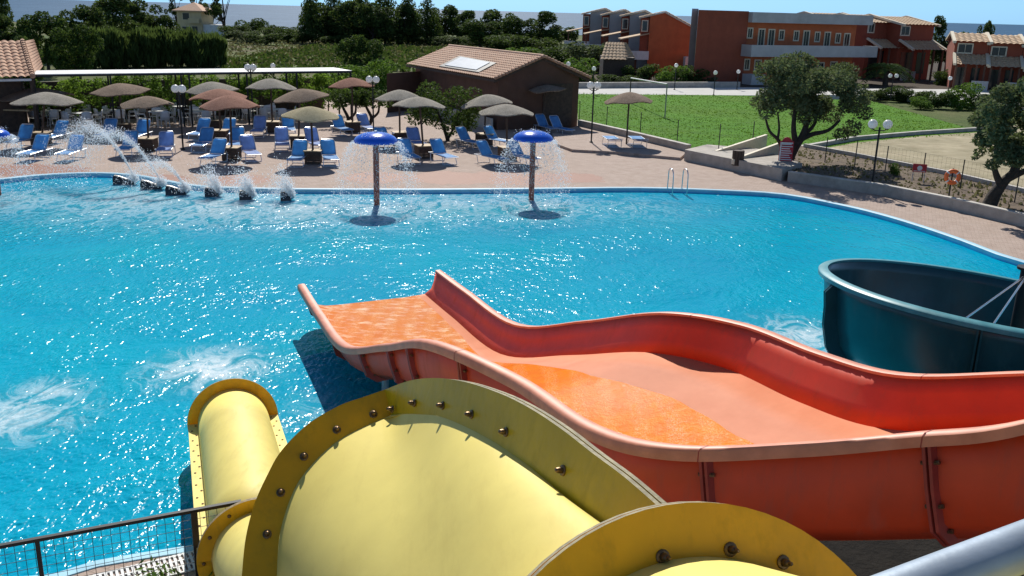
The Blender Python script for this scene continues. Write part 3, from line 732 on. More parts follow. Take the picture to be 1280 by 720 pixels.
# ================================================================== TEAL SLIDE
tc = V((7.42, 13.95, 1.9)); TR = 2.40; tkx, tky = -.1, -.062
def tz(x, y): return tc.z + tkx*(x - tc.x) + tky*(y - tc.y)
teal = empty('spiral_slide', (tc.x, tc.y, 0)); tag(teal, 'dark teal open spiral slide turning above the water on the right', 'water slide')
A0, A1, NA = radians(-52), radians(-322), 90
profile = [(0, 0), (.0, -.18), (-.03, -.42), (-.07, -.72), (-.16, -1.05), (-.36, -1.36), (-.72, -1.50), (-1.1, -1.48), (-1.38, -1.3), (-1.5, -1.05)]
def tpt(g, dr, dz):
    r = TR + dr; x = tc.x + cos(g)*r; y = tc.y + sin(g)*r
    return V((x, y, tz(tc.x + cos(g)*TR, tc.y + sin(g)*TR) + dz))
mb = MB(); mb.grid([[tpt(A0 + (A1-A0)*i/NA, dr, dz) for dr, dz in profile] for i in range(NA+1)])
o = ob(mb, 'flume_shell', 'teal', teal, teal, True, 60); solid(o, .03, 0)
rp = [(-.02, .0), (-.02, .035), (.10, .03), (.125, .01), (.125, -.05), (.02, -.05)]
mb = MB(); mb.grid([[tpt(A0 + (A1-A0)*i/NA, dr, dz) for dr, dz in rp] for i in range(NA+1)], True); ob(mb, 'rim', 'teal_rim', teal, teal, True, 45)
for g in (-80, -118, -176, -235, -290):
    g = radians(g); td = V((-sin(g), cos(g), 0)); j = MB()
    for off in (-.03, .02):
        inn = [tpt(g, dr, dz) for dr, dz in profile[:7]]; ofs = .20 if abs(g + radians(176)) < .01 else .09; out = [tpt(g, dr + ofs + (0.03 if i_ > 2 else 0), dz - (.05 if i_ > 3 else 0)) for i_, (dr, dz) in enumerate(profile[:7])]
        out[0] = tpt(g, .09, -.06)
        j.ext([p + td*off for p in inn] + [p + td*off for p in out[::-1]], td*.025)
    ob(j, 'joint_flange', 'teal', teal, teal)
mb = MB(); cb = V((8.10, 14.1, 0)); mb.tube([cb, V((cb.x, cb.y, 2.32))], .11, 14); mb.tube([V((cb.x, cb.y, 2.32)), V((cb.x, cb.y, 2.36))], .17, 14)
ob(mb, 'column', 'black_metal', teal, teal, True)
for px in ((1207, 399), (1241, 405)):
    mb = MB(); g = OnPlane(px[0], px[1], (0, 11.9, 0), (0, 1, 0)); mb.tube([tpt(atan2(g.y - tc.y, g.x - tc.x), -.02, .03), V((cb.x, cb.y, 2.25))], .014, 6)
    ob(mb, 'stay_cable', 'steel', teal, teal, True)
for g in (-100, -176, -250, -310):
    mb = MB(); g = radians(g); a = tpt(g, -.8, -1.48); mb.tube([a, V((a.x, a.y, -1.3 if a.y > 13.6 else -.05))], .08, 10)
    ob(mb, 'support_post', 'galv', teal, teal, True)

# ================================================================== NEAR RAILING, GRATE, HANDRAIL
def rail_at(x, y, z): return P(x, y, z)
fz = 1.0
a0, a1 = P(-60, 694, fz), P(330, 622, fz); fdir = N2(a1 - a0)
fence = empty('mesh_railing', (a0.x, a0.y, 0)); tag(fence, 'low black railing with square wire mesh beside the near pool edge', 'railing')
mb = MB(); mb.bar(a0, a0 + fdir * ((a1 - a0).length + .6), .045, .035); ob(mb, 'top_rail', 'black_metal', fence, fence)
lb = MB(); lb.bar(a0 - V((0,0,.9)), a1 - V((0,0,.9)), .03, .03); ob(lb, 'bottom_rail', 'black_metal', fence, fence)
for px, wd in (((-55, 693), .04), ((46, 675), .04), ((242, 638), .065), ((330, 622), .05)):
    q = P(px[0], px[1], fz); t = (q - a0).dot(fdir); q = a0 + fdir * t
    mb = MB(); mb.bar(V((q.x, q.y, -.02)), V((q.x, q.y, fz)), wd, wd, up=fdir); ob(mb, 'post', 'black_metal', fence, fence)
mb = MB(); Lf = (a1 - a0).length; nn = int(Lf / .085)
for i in range(nn):
    q = a0 + fdir * (i * .085); mb.bar(q - V((0,0,.9)), q, .004)
for i in range(1, 9): mb.bar(a0 - V((0,0,.1*i)), a1 - V((0,0,.1*i)), .004)
ob(mb, 'wire_mesh', 'black_metal', fence, fence)
g0, g1 = P(110, 722, .01), P(262, 685, .01); gd = N2(g1 - g0); gn = V((-gd.y, gd.x, 0))
mb = MB(); L_ = (g1 - g0).length + 1.2; g0 = g0 - gd * 1.2; ngr = int(L_ / .055)
for i in range(ngr):
    a = g0 + gd * (i * .055); mb.bar(a + gn*.02, a - gn*.36, .03, .02)
for o_ in (.0, -.12, -.24, -.36): mb.bar(g0 + gn*o_ + V((0,0,.002)), g0 + gd*L_ + gn*o_ + V((0,0,.002)), .022, .018)
tag(mb.build('drain_grate', 'grate'), 'white slotted drain grate along the near pool edge', 'grate')
h0, h1 = CAM + ray(1340, 659) * 1.55, CAM + ray(1060, 768) * 1.35
hd = N2(h1 - h0); h0 = h0 - hd * .5; h1 = h1 + hd * .15
hr = empty('handrail', (h0.x, h0.y, 0)); tag(hr, 'thick grey galvanised pipe handrail at the bottom right corner', 'handrail')
mb = MB(); mb.tube([h0, h1], .038, 24); ob(mb, 'rail', 'galv', hr, hr, True)
for q in (h0 + hd*.1, h1 - hd * .02):
    mb = MB(); mb.tube([V((q.x, q.y, 4.2)), q - V((0, 0, .02))], .026, 14); ob(mb, 'post', 'galv', hr, hr, True)
# tower platform that carries the handrail, below and behind the viewer
plat = empty('start_platform', (0, -1, 0)); tag(plat, 'grey steel start platform under the viewer', 'platform')
mb = MB(); mb.box((-1.6, -3.2, 4.13), (3.4, .30, 4.25)); ob(mb, 'deck_plate', 'galv', plat, plat)
for x in (-1.4, 3.2):
    for y in (-3.0, .15): mb = MB(); mb.tube([(x, y, -.05), (x, y, 4.13)], .09, 12); ob(mb, 'post', 'galv', plat, plat)

# ================================================================== FURNITURE ON THE DECK
def lamp(name_label, base, ytop, globes=2, z0=0.0, spread=.26, gr=.17, group='globe lamps'):
    b = P(base[0], base[1], z0); zt = At(base[0], ytop, b.y).z
    r = empty('street_lamp', b); tag(r, name_label, 'lamp', group); H = zt - z0
    mb = MB(); mb.tube([(0,0,0), (0,0,.05)], .085, 12); mb.tube([(0,0,.05), (0,0,H - gr*1.6)], .036, 10); mb.build('pole', 'black_metal', r, True)
    for s in ((-1, 1) if globes == 2 else (0,)):
        x = s * spread
        if s: mb = MB(); mb.tube([(0,0,H-gr*2.3), (x*.6,0,H-gr*2.35), (x,0,H-gr*1.95)], .02, 8); mb.build('arm', 'black_metal', r, True)
        mb = MB(); mb.tube([(x,0,H-gr*2.1), (x,0,H-gr*1.75)], [.05, .075], 10); mb.build('socket', 'black_metal', r, True)
        mb = MB(); mb.ball((x,0,H-gr), gr, 16); mb.build('globe', 'globe', r, True, angle=180)
    return r
lamp('black twin globe lamp post beside the sunbeds on the left', (229, 187), 106, 2, spread=.14)
lamp('black twin globe lamp post rising past the pergola front edge', (317, 158), 80, 2, spread=.14)
lamp('black twin globe lamp post by the gnarled young trees', (467, 168), 95, 2, spread=.17)
lamp('black twin globe lamp post on the raised terrace by the shed', (739, 178), 102, 2, .12, spread=.17)
lamp('black twin globe lamp post leaning over the planting bed', (1089, 238), 149, 2, 0, spread=.27)
lamp('single white globe lamp on the road behind the shed', (741, 117), 83, 1, group='far globe lamps')
lamp('single white globe lamp at the lawn edge before the red hotel wall', (892, 119), 88, 1, group='far globe lamps')
lamp('single white globe lamp beside the grey block at the hotel corner', (921, 112), 87, 1, group='far globe lamps')
lamp('single white globe lamp among shrubs by the terraced houses', (843, 112), 79, 1, group='far globe lamps')
lamp('twin globe lamp in the hedge in front of the right houses', (1113, 122), 92, 2, group='far globe lamps')
lamp('single globe lamp in front of the right tiled houses', (1184, 122), 95, 1, group='far globe lamps')
lamp('single globe lamp rising behind the pergola roof', (343, 122), 79, 1, group='far globe lamps')
lamp('single globe lamp peeping above the shed roof ridge', (709, 118), 77, 1, group='far globe lamps')

def umbrella(cx, yt, yb, wpx, base, kind, label, tilt=(0, 0), box=None, z0=0.0, seed=0):
    b = P(base[0], base[1], z0); ctop = At(cx, yt, b.y); rim = At(cx, yb, b.y); R_ = wpx * b.y / 1110 / 2
    rnd = random.Random(seed); r = empty('straw_parasol', b); tag(r, label, 'parasol', 'straw parasols')
    H = ctop.z - z0; hr_ = max(.26, min(.42, (ctop.z - rim.z) * .9)); ox, oy = ctop.x - b.x, 0
    mb = MB(); mb.tube([(0, 0, 0), (ox*.5, 0, H*.5), (ox, 0, H - .1)], .042, 10); mb.build('pole', 'wood_dark', r, True)
    ph = [rnd.uniform(0, 6.28) for _ in range(4)]
    def fn(rr, zz, g):
        q = rr / R_
        return rr * (1 + .035*sin(3*g + ph[0]) + .02*sin(7*g + ph[1])), zz + q*q*(.05*sin(2*g + ph[2]) + .03*sin(5*g + ph[3])) + (tilt[0]*cos(g) + tilt[1]*sin(g)) * rr
    pr = []
    for i in range(15):
        t = i / 14; pr.append((max(1e-5, R_ * t), -hr_ * (t ** 1.55)))
    lo = [(R_ * .985, -hr_ - .045), (R_ * .93, -hr_ - .03)] + [(R_ * t, -hr_ * (t ** 1.55) - .055) for t in (.75, .5, .25)] + [(1e-5, -.09)]
    mb = MB(); mb.lathe(pr + lo, 40, (ox, oy, H), fn)
    mb.v = [(x if False else (x), y, z) for x, y, z in mb.v]; mb.build('canopy', kind, r, True, angle=70)
    mb = MB()
    for i in range(8):
        g = 2*pi*i/8; mb.tube([(ox, 0, H-.12), (ox + cos(g)*R_*.9, sin(g)*R_*.9, H - .1 - hr_*.86 + (tilt[0]*cos(g) + tilt[1]*sin(g))*R_*.9)], .013, 5)
    mb.build('ribs', 'wood_dark', r)
    if box:
        bx_ = empty('table_box', b, radians(box[0])); tag(bx_, box[1], 'side table', 'wooden boxes round the parasol poles'); s = .31
        mb = MB(); hgt = .5
        for i in range(5):
            z = .02 + i*.095
            mb.box((-s, -s, z), (s, -s+.025, z+.088)); mb.box((-s, s-.025, z), (s, s, z+.088)); mb.box((-s, -s+.026, z), (-s+.025, s-.026, z+.088)); mb.box((s-.025, -s+.026, z), (s, s-.026, z+.088))
        mb.build('box_side', 'wood_dark', bx_)
        mb = MB(); mb.box((-s-.04, -s-.04, hgt), (s+.04, s+.04, hgt+.035)); bevel(mb.build('top', 'wood_top', bx_), .008)
    return r
UM = [  # cx, ytop, yrim, width px, base px, material, label, tilt, box
    (42, 110, 121, 84, (48, 163), 'straw_brown', 'shaded brown straw parasol close against the tiled bar', (.06, 0), None),
    (56, 115, 134, 78, (52, 181), 'straw_grey', 'large grey domed straw parasol at the far left', (.02, 0), (0, 'wooden table box under the large grey parasol at the far left')),
    (148, 104, 120, 68, (154, 168), 'straw_brown', 'large brown straw parasol between the bar and first lamp', (.07, 0), (5, 'wooden table box under the large brown parasol')),
    (183, 120, 132, 60, (186, 188), 'straw_brown', 'smaller brown straw parasol just left of the first lamp', (.03, 0), (0, 'wooden table box just left of the first lamp post')),
    (264, 102, 116, 60, (268, 163), 'straw_grey', 'pale grey straw parasol rearmost of the overlapping trio', (.03, 0), (3, 'wooden table box under the rearmost of three stacked parasols')),
    (273, 111, 123, 66, (276, 177), 'straw_red', 'dull red straw parasol in the middle of the overlapping trio', (.03, 0), (3, 'wooden table box in the middle of the three-parasol row')),
    (287, 119, 134, 69, (290, 200), 'straw_red', 'reddest straw parasol in front of the overlapping trio', (.01, 0), (0, 'wooden table box under the reddest parasol near the water')),
    (338, 98, 112, 58, (341, 165), 'straw_grey', 'grey straw parasol under the front edge of the pergola', (-.02, 0), (10, 'wooden table box under the parasol by the pergola edge')),
    (375, 111, 127, 64, (373, 184), 'straw_brown', 'brown straw parasol tilting down to the right behind a tan one', (.13, 0), (8, 'wooden table box under the tilted brown parasol')),
    (388, 133, 147, 66, (392, 204), 'straw_tan', 'tan straw parasol nearest the pool beside the water jets', (-.02, 0), (5, 'wooden table box under the tan parasol nearest the pool')),
    (440, 97, 108, 53, (441, 165), 'straw_red', 'reddish brown straw parasol before the gnarled young trees', (.02, 0), (25, 'wooden table box under the reddish parasol by the young trees')),
    (499, 112, 126, 57, (500, 179), 'straw_grey', 'pale domed straw parasol left of the shed bush', (.04, 0), (20, 'wooden table box just behind the left water mushroom')),
    (524, 121, 132, 62, (530, 197), 'straw_grey', 'flat grey straw parasol in front of the shed bush', (-.03, 0), (25, 'wooden table box under the flat grey parasol by the shed bush')),
    (608, 118, 131, 61, (605, 181), 'straw_grey', 'grey straw parasol tilting down right, rear of the pair by the shed', (.12, 0), (28, 'wooden table box under the rear parasol by the shed')),
    (633, 130, 142, 65, (634, 199), 'straw_grey', 'flat grey straw parasol in front of the pair by the shed', (0, 0), (25, 'wooden table box behind the right water mushroom')),
    (787, 115, 128, 56, (783, 180), 'straw_brown', 'lone brown straw parasol on the raised terrace beside the lawn', (.05, 0), None),
    (684, 106, 113, 44, (675, 162), 'straw_brown', 'narrow straw parasol in the shade of the shed wall', (.04, 0), None)]
for i, u in enumerate(UM): umbrella(*u[:7], tilt=u[7], box=u[8], z0=.12 if i == 15 else 0, seed=i)

def make_bed(fabric, flat=False):
    r = empty('sun_lounger'); tag(r, 'x', 'sun lounger', 'blue sun loungers round the pool')
    ang = radians(8 if flat else 50); L = .76; hy, hz = .22, .36
    t = lambda q: (0, hy + cos(ang)*q, hz + sin(ang)*q)
    mb = MB()
    for s in (-1, 1):
        x = s * .30
        mb.tube([(x, -.97, .33), (x, -.9, .355), (x, hy, hz), (x, .78, hz)], .017, 8)
    mb.tube([(-.30, -.97, .33), (.30, -.97, .33)], .017, 8); mb.tube([(-.30, .78, hz), (.30, .78, hz)], .017, 8); mb.build('frame', 'alu', r, True)
    for y in (-.68, .52):
        mb = MB(); mb.tube([(-.30, y+.07, hz-.01), (-.33, y-.06, .04), (-.31, y-.07, .015), (.31, y-.07, .015), (.33, y-.06, .04), (.30, y+.07, hz-.01)], .015, 8); mb.build('leg', 'alu', r, True)
    mb = MB(); rows = []
    for i in range(9):
        y = -.95 + (hy + .95) * i / 8; rows.append([(x, y, hz - .004 - .03 * (1 - (x/.29)**2) * sin(pi*i/8)) for x in (-.29, -.2, -.1, 0, .1, .2, .29)])
    mb.grid(rows); o = mb.build('seat', fabric, r, True, recalc=False); solid(o, .012, 0)
    mb = MB(); rows = []
    for i in range(9):
        q = .03 + (L - .03) * i / 8; c = t(q); wd = .29 if i < 7 else (.285 if i == 7 else .25)
        rows.append([(x*wd, c[1] + .03*(1-x*x)*sin(ang), c[2] - .03*(1-x*x)*cos(ang)) for x in (-1, -.6, -.3, 0, .3, .6, 1)])
    mb.grid(rows); o = mb.build('backrest', fabric, r, True, recalc=False); solid(o, .012, 0)
    mb = MB(); a = t(.0); b = t(L*.9); c = t(L + .02)
    mb.tube([(-.30, a[1], a[2]), (-.30, b[1], b[2]), (-.24, c[1], c[2]), (.24, c[1], c[2]), (.30, b[1], b[2]), (.30, a[1], a[2])], .017, 8); mb.build('back_frame', 'alu', r, True)
    return r
BEDS = [  # px, py, heading, pale?, label
    (28, 184, 2, 0, 'blue sun lounger between the left water mushroom and large grey parasol'),
    (46, 199, 0, 0, 'blue sun lounger in front of the large grey parasol at far left'),
    (91, 199, 0, 0, 'blue sun lounger right of the large grey parasol, nearest the pool'),
    (72, 178, 0, 0, 'blue sun lounger seen through the arching water jet at left'),
    (135, 175, 3, 0, 'blue sun lounger left of the box under the large brown parasol'),
    (161, 193, 8, 0, 'blue sun lounger left of the box before the first lamp'),
    (176, 176, 4, 0, 'blue sun lounger right of the box under the large brown parasol'),
    (208, 194, 14, 1, 'half shaded sun lounger just left of the first lamp post'),
    (251, 174, 0, 0, 'rear blue sun lounger left of the overlapping parasol trio'),
    (255, 188, 0, 0, 'middle blue sun lounger left of the overlapping parasol trio'),
    (269, 204, -2, 0, 'shaded dark blue sun lounger in front left of the reddest parasol'),
    (284, 174, 3, 0, 'rear blue sun lounger right of the overlapping parasol trio'),
    (296, 187, 10, 0, 'middle blue sun lounger behind the pole of the reddest parasol'),
    (313, 199, 24, 1, 'pale blue sun lounger right of the reddest parasol box'),
    (324, 170, 10, 1, 'pale blue sun lounger left of the box by the pergola edge'),
    (361, 168, 18, 0, 'blue sun lounger right of the box by the pergola edge'),
    (353, 187, 14, 1, 'pale blue sun lounger behind the tan parasol, left of its box'),
    (393, 187, 22, 1, 'palest sun lounger behind the tan parasol, right of its box'),
    (373, 206, 2, 0, 'blue sun lounger left of the tan parasol box near the pool'),
    (412, 205, 18, 0, 'blue sun lounger right of the tan parasol box near the pool'),
    (427, 168, 28, 0, 'blue sun lounger left of the reddish parasol by the young trees'),
    (458, 166, 34, 1, 'pale sun lounger between the reddish parasol and twin globe lamp'),
    (482, 186, 28, 0, 'blue sun lounger hidden behind the left water mushroom cap'),
    (520, 186, 24, 1, 'pale blue sun lounger between the two parasols by the shed bush'),
    (510, 203, 26, 0, 'blue sun lounger behind the curtain right of the left mushroom'),
    (553, 203, 34, 0, 'blue sun lounger right of the flat parasol by the shed bush'),
    (586, 185, 44, 0, 'blue sun lounger left of the rear parasol box by the shed'),
    (613, 205, 38, 0, 'blue sun lounger left of the right water mushroom'),
    (620, 183, 44, 0, 'blue sun lounger right of the rear parasol box by the shed'),
    (652, 205, 40, 0, 'blue sun lounger behind the curtain of the right water mushroom'),
    (682, 166, 30, 0, 'dark shaded sun lounger under the thin parasol by the shed wall'),
    (700, 168, 34, 0, 'dark shaded sun lounger right of the thin parasol, near the terrace')]
protos = [make_bed('blue_fabric'), make_bed('blue_fabric_pale')]; used = [0, 0]
for x, y, a, pale, lab in BEDS:
    o = protos[pale] if not used[pale] else copy_tree(protos[pale]); used[pale] = 1
    o.location = P(x, y); o.rotation_euler = (0, 0, radians(a + random.uniform(-4, 4))); o['label'] = lab; o.scale = (.95, .93, .93)
fb_ = make_bed('blue_fabric', True)
for i, (x, lab) in enumerate(((765, 'flat blue sun lounger left of the lone terrace parasol'), (797, 'flat blue sun lounger right of the lone terrace parasol'))):
    o = fb_ if i == 0 else copy_tree(fb_); o.location = P(x, 183, .12); o.rotation_euler = (0, 0, radians(186 if i == 0 else 184)); o['label'] = lab

# mushrooms
def mushroom(px, py, ytop, wpx, label):
    b = P(px, py, WZ); zt = At(px, ytop, b.y).z; R_ = wpx * b.y / 1110 / 2; H = zt - WZ
    r = empty('water_mushroom', (b.x, b.y, WZ)); tag(r, label, 'fountain', 'mushroom fountains in the pool')
    mb = MB(); mb.tube([(0,0,-1.15), (0,0,H-.2)], .095, 18); mb.build('post', 'mosaic', r, True)
    pr = [(1e-5, H)] + [(R_*sin(g), H - .42*R_*2*.5*(1-cos(g))) for g in [radians(a) for a in (8, 16, 26, 36, 48, 60, 72, 82, 90)]]
    zr = pr[-1][1]; pr += [(R_*1.0, zr - .035), (R_*.93, zr - .03), (R_*.6, zr + .05), (.1, zr + .09)]
    mb = MB(); mb.lathe(pr, 40); mb.build('cap', 'mushroom_blue', r, True, angle=60)
    mb = MB(); mb.lathe([(.05, H), (.045, H + .04), (1e-5, H + .045)], 12); mb.build('nozzle', 'steel', r, True)
    return b, R_, zr + WZ
MUSH = [mushroom(471, 256, 165, 52, 'blue capped mushroom fountain on the left of the two in view'), mushroom(664, 250, 163, 48, 'blue capped mushroom fountain nearest the shed'), mushroom(-2, 244, 160, 42, 'blue capped mushroom fountain cut by the left edge')]
def drops(pts, name, label, cat, group):
    mb = MB()
    for p, s in pts:
        p = V(p); a = random.random() * 3; e = s * random.uniform(.8, 1.5)
        c_, s_ = cos(a) * s, sin(a) * s
        mb.add([p + V((c_, s_, 0)), p + V((-c_, -s_, 0)), p + V((-s_, c_, 0)), p + V((s_, -c_, 0)), p + V((0, 0, e)), p - V((0, 0, e))],
               [(0,2,4),(2,1,4),(1,3,4),(3,0,4),(2,0,5),(1,2,5),(3,1,5),(0,3,5)])
    o = mb.build(name, 'spray', None, True, recalc=False); tag(o, label, cat, group); return o
G = random.gauss
for (b, R_, zr), lab in zip(MUSH, ('thin curtain of water falling round the left mushroom fountain', 'thin curtain of water falling round the mushroom fountain nearest the shed', 'thin curtain of water falling at the left edge of the photo')):
    pts = []; Hh = zr - WZ
    for s_ in range(260):
        g = random.random() * 2*pi; v0 = random.uniform(.5, 1.15)
        for kx in range(16):
            t = random.random() ** .75; tt = t * sqrt(2*Hh/9.8)
            rr = R_ + v0 * tt * 1.15 + G(0, .012 + .05*t); gg = g + G(0, .02 + .04*t)
            pts.append(((b.x + cos(gg)*rr, b.y + sin(gg)*rr, max(WZ, zr - 4.9*tt*tt)), random.uniform(.006, .015)))
    for kx in range(420): pts.append(((b.x + G(0, R_*.32), b.y + G(0, R_*.32), zr + .18 + abs(G(0, .05))), random.uniform(.006, .014)))
    drops(pts, 'water_curtain', lab, 'water', 'water curtains of the mushroom fountains')
# jets: black nozzles and their sprays
NZ = [(156, 228, 1.15, 'leftmost black nozzle, half hidden by spray', 'arching water jet from the leftmost nozzle'), (190, 234, 1.1, 'second black nozzle from the left in the row', 'arching water jet from the second nozzle of the row'),
      (221, 241, 1.05, 'third black nozzle, the clearest triangle of the row', 'low arching water jet from the third nozzle'), (266, 243, .7, 'fourth black nozzle of the row in foaming water', 'short fan of spray over the fourth nozzle'),
      (308, 247, .6, 'fifth black nozzle of the row in foaming water', 'short fan of spray over the fifth nozzle'), (358, 248, .5, 'rightmost black nozzle of the row', 'short fan of spray over the rightmost nozzle')]
for i, (px, py, w_, l1, l2) in enumerate(NZ):
    b = P(px, py + 2, WZ); nzl = empty('jet_nozzle', (b.x, b.y, WZ)); tag(nzl, l1, 'nozzle', 'black jet nozzles in the pool')
    w_ *= .29; h = .32
    mb = MB(); rows = []
    for kx in range(9):
        t = kx / 8; x = -w_ + 2*w_*t; hh = h * (1 - .72 * t**1.6); d = .26 * (1 - .5*t)
        d *= .75; rows.append([(x, -d, -.25), (x, -d, hh*.6), (x, -d*.6, hh*.92), (x, 0, hh), (x, d*.6, hh*.92), (x, d, hh*.6), (x, d, -.25)])
    mb.grid(rows); mb.f += [tuple(range(7)), tuple(range(56, 63))]; mb.mi += [0, 0]
    mb.build('housing', 'nozzle', nzl, True, angle=50)
    mb = MB(); mb.tube([(w_ - .06, 0, .02), (w_ + .10, 0, .12)], .05, 10); mb.build('spout', 'steel', nzl, True)
    pts = []; src = V((b.x + w_ + .08, b.y, WZ + .12))
    if i < 3:
        vx, vz = ((-2.5, 6.0), (-2.7, 5.8), (-2.2, 4.3))[i]; vy = (.15, .1, 0)[i]; T = 2*vz/9.8
        for kx in range((5200, 4800, 2800)[i]):
            t = random.random() ** .9 * T; sp = .012 + .36 * (t / T) ** 1.7
            q = src + V((vx*t, vy*t, vz*t - 4.9*t*t)) + V((G(0, sp), G(0, sp), G(0, sp)))
            if q.z > WZ: pts.append((q, random.uniform(.005, .014) if t > T*.3 else random.uniform(.006, .013)))
    for kx in range((1300, 1500, 1700, 2600, 3000, 2800)[i]):
        g = random.random() * 2*pi; vr = abs(G(0, .55)); vz = abs(G(2.9, .9)) * (.6 if i < 3 else 1.0); t = random.random() * 2*vz/9.8
        q = src + V((cos(g)*vr*t - (.9 if i > 2 else .5)*t, sin(g)*vr*t, vz*t - 4.9*t*t)) + V((G(0, .05), G(0, .05), 0))
        if q.z > WZ - .01: pts.append((q, random.uniform(.006, .017)))
    drops(pts, 'water_jet', l2, 'water', 'sprays over the jet nozzles')

# pool ladder
lad = empty('pool_ladder', P(838, 236)); tag(lad, 'bright steel pool ladder with two hooped handles at far edge', 'ladder'); Lb = P(838, 236)
for px in (829, 846):
    q = P(px, 229) - Lb; mb = MB(); mb.tube(cr([V((q.x, .10, 0)), V((q.x, .06, .5)), V((q.x, -.02, .70)), V((q.x + .04, -.2, .76)), V((q.x + .08, -.38, .68)), V((q.x + .10, -.42, .35)), V((q.x + .10, -.42, -.9))], 5), .02, 10)
    mb.build('handle', 'steel', lad, True)
for z in (-.3, -.6):
    mb = MB(); q = P(829, 229) - Lb; mb.box((q.x + .1, -.48, z), (q.x + .6, -.38, z+.03)); mb.build('step', 'steel', lad)

# bins, signs, buoy
b = P(921, 214); r = empty('waste_bin', b); tag(r, 'dark wooden slatted waste bin on a post by the concrete block', 'bin')
mb = MB()
for i in range(12):
    g = 2*pi*i/12; q = Matrix.Translation((cos(g)*.22, sin(g)*.22, .55)) @ Matrix.Rotation(g, 4, 'Z'); mb.box((-.012, -.05, -.30), (.012, .05, .30), q)
mb.lathe([(.20, .26), (.205, .26), (.205, .84), (.20, .84)], 16); mb.build('bin_body', 'wood_dark', r)
mb = MB(); mb.tube([(0, 0, 0), (0, 0, .3)], .04, 10); mb.build('post', 'black_metal', r, True)

b = P(981, 203, .42); r = empty('rules_board', b, radians(-8)); tag(r, 'red and white pool rules board leaning by the first olive tree', 'sign')
zt = At(981, 172, b.y).z - b.z
mb = MB(); mb.box((-.27, -.015, .05), (.27, .015, zt*.86)); mb.lathe([(1e-5, -.015), (.20, -.015), (.20, .015), (1e-5, .015)], 20, mat=Matrix.Translation((0, 0, zt*.82)) @ Matrix.Rotation(pi/2, 4, 'X'))
mb.build('board', 'sign_red', r)
mb = MB(); mb.box((-.25, -.021, .06), (-.20, -.017, zt*.8))
for i in range(8): mb.box((-.19, -.021, .10 + i*zt*.088), (.24 - .05*(i % 3), -.017, .10 + i*zt*.088 + .035))
mb.box((-.22, -.021, zt*.76), (.24, -.017, zt*.81)); mb.build('lettering', 'white_paint', r)
b = P(1147, 228, .3); r = empty('warning_sign', b, radians(-18)); tag(r, 'small dark red sign with white emblem on the wire fence', 'sign')
zc = At(1147, 210, b.y).z - b.z
mb = MB(); mb.box((-.24, -.01, zc-.15), (.24, .01, zc+.15)); mb.build('plate', 'sign_red', r)
mb = MB(); mb.lathe([(1e-5, -.012), (.09, -.012), (.09, -.014), (1e-5, -.014)], 16, mat=Matrix.Translation((0, 0, zc)) @ Matrix.Rotation(pi/2, 4, 'X') @ Matrix.Translation((0,0,.026)))
mb.box((-.2, -.015, zc-.12), (.2, -.011, zc-.10)); mb.build('emblem', 'white_paint', r)
for s in (-1, 1): mb = MB(); mb.tube([(s*.2, .02, -.02), (s*.2, .02, zc+.1)], .012, 8); mb.build('post', 'galv', r, True)
b = P(1186, 247, .3); r = empty('lifebuoy', b, radians(-14)); tag(r, 'orange lifebuoy ring hung on a dark post by the pool', 'lifebuoy')
c_ = At(1190.5, 221, b.y) - b; mb = MB(); mb.tube([(0, .05, -.05), (c_.x*1.1, .05, c_.z + .28)], .025, 8); mb.build('post', 'black_metal', r, True)
mb = MB(); mb.grid([[(c_.x + cos(g)*(.2 + .068*cos(q)), .0 + .068*sin(q) - .03, c_.z + sin(g)*(.2 + .068*cos(q))) for q in [2*pi*j/10 for j in range(10)]] for g in [2*pi*i/32 for i in range(33)]], True); mb.build('ring', 'lifebuoy', r, True)
for g in (.8, 2.4, 3.9, 5.5):
    mb = MB(); mb.grid([[(c_.x + cos(h_)*(.2 + .072*cos(q)), .072*sin(q) - .03, c_.z + sin(h_)*(.2 + .072*cos(q))) for q in [2*pi*j/10 for j in range(10)]] for h_ in (g-.11, g, g+.11)], True); mb.build('band', 'white_paint', r, True)
# football goal
g0 = P(787, 128); g1 = P(831, 147); r = empty('football_goal', g1); tag(r, 'old white football goal frame standing on the lawn', 'goal')
for q, yt in ((g0, 97), (g1, 104.5)):
    z = At(787 if q is g0 else 832, yt, q.y).z; mb = MB(); mb.tube([q - g1, q - g1 + V((0, 0, z))], .04, 10); mb.build('goal_post', 'wood_dark' if q is g0 else 'concrete', r, True)
mb = MB(); mb.tube([g0 - g1 + V((0,0,At(787, 97, g0.y).z - .03)), V((0, 0, At(832, 104.5, g1.y).z - .03))], .045, 10); mb.build('crossbar', 'white_paint', r, True)

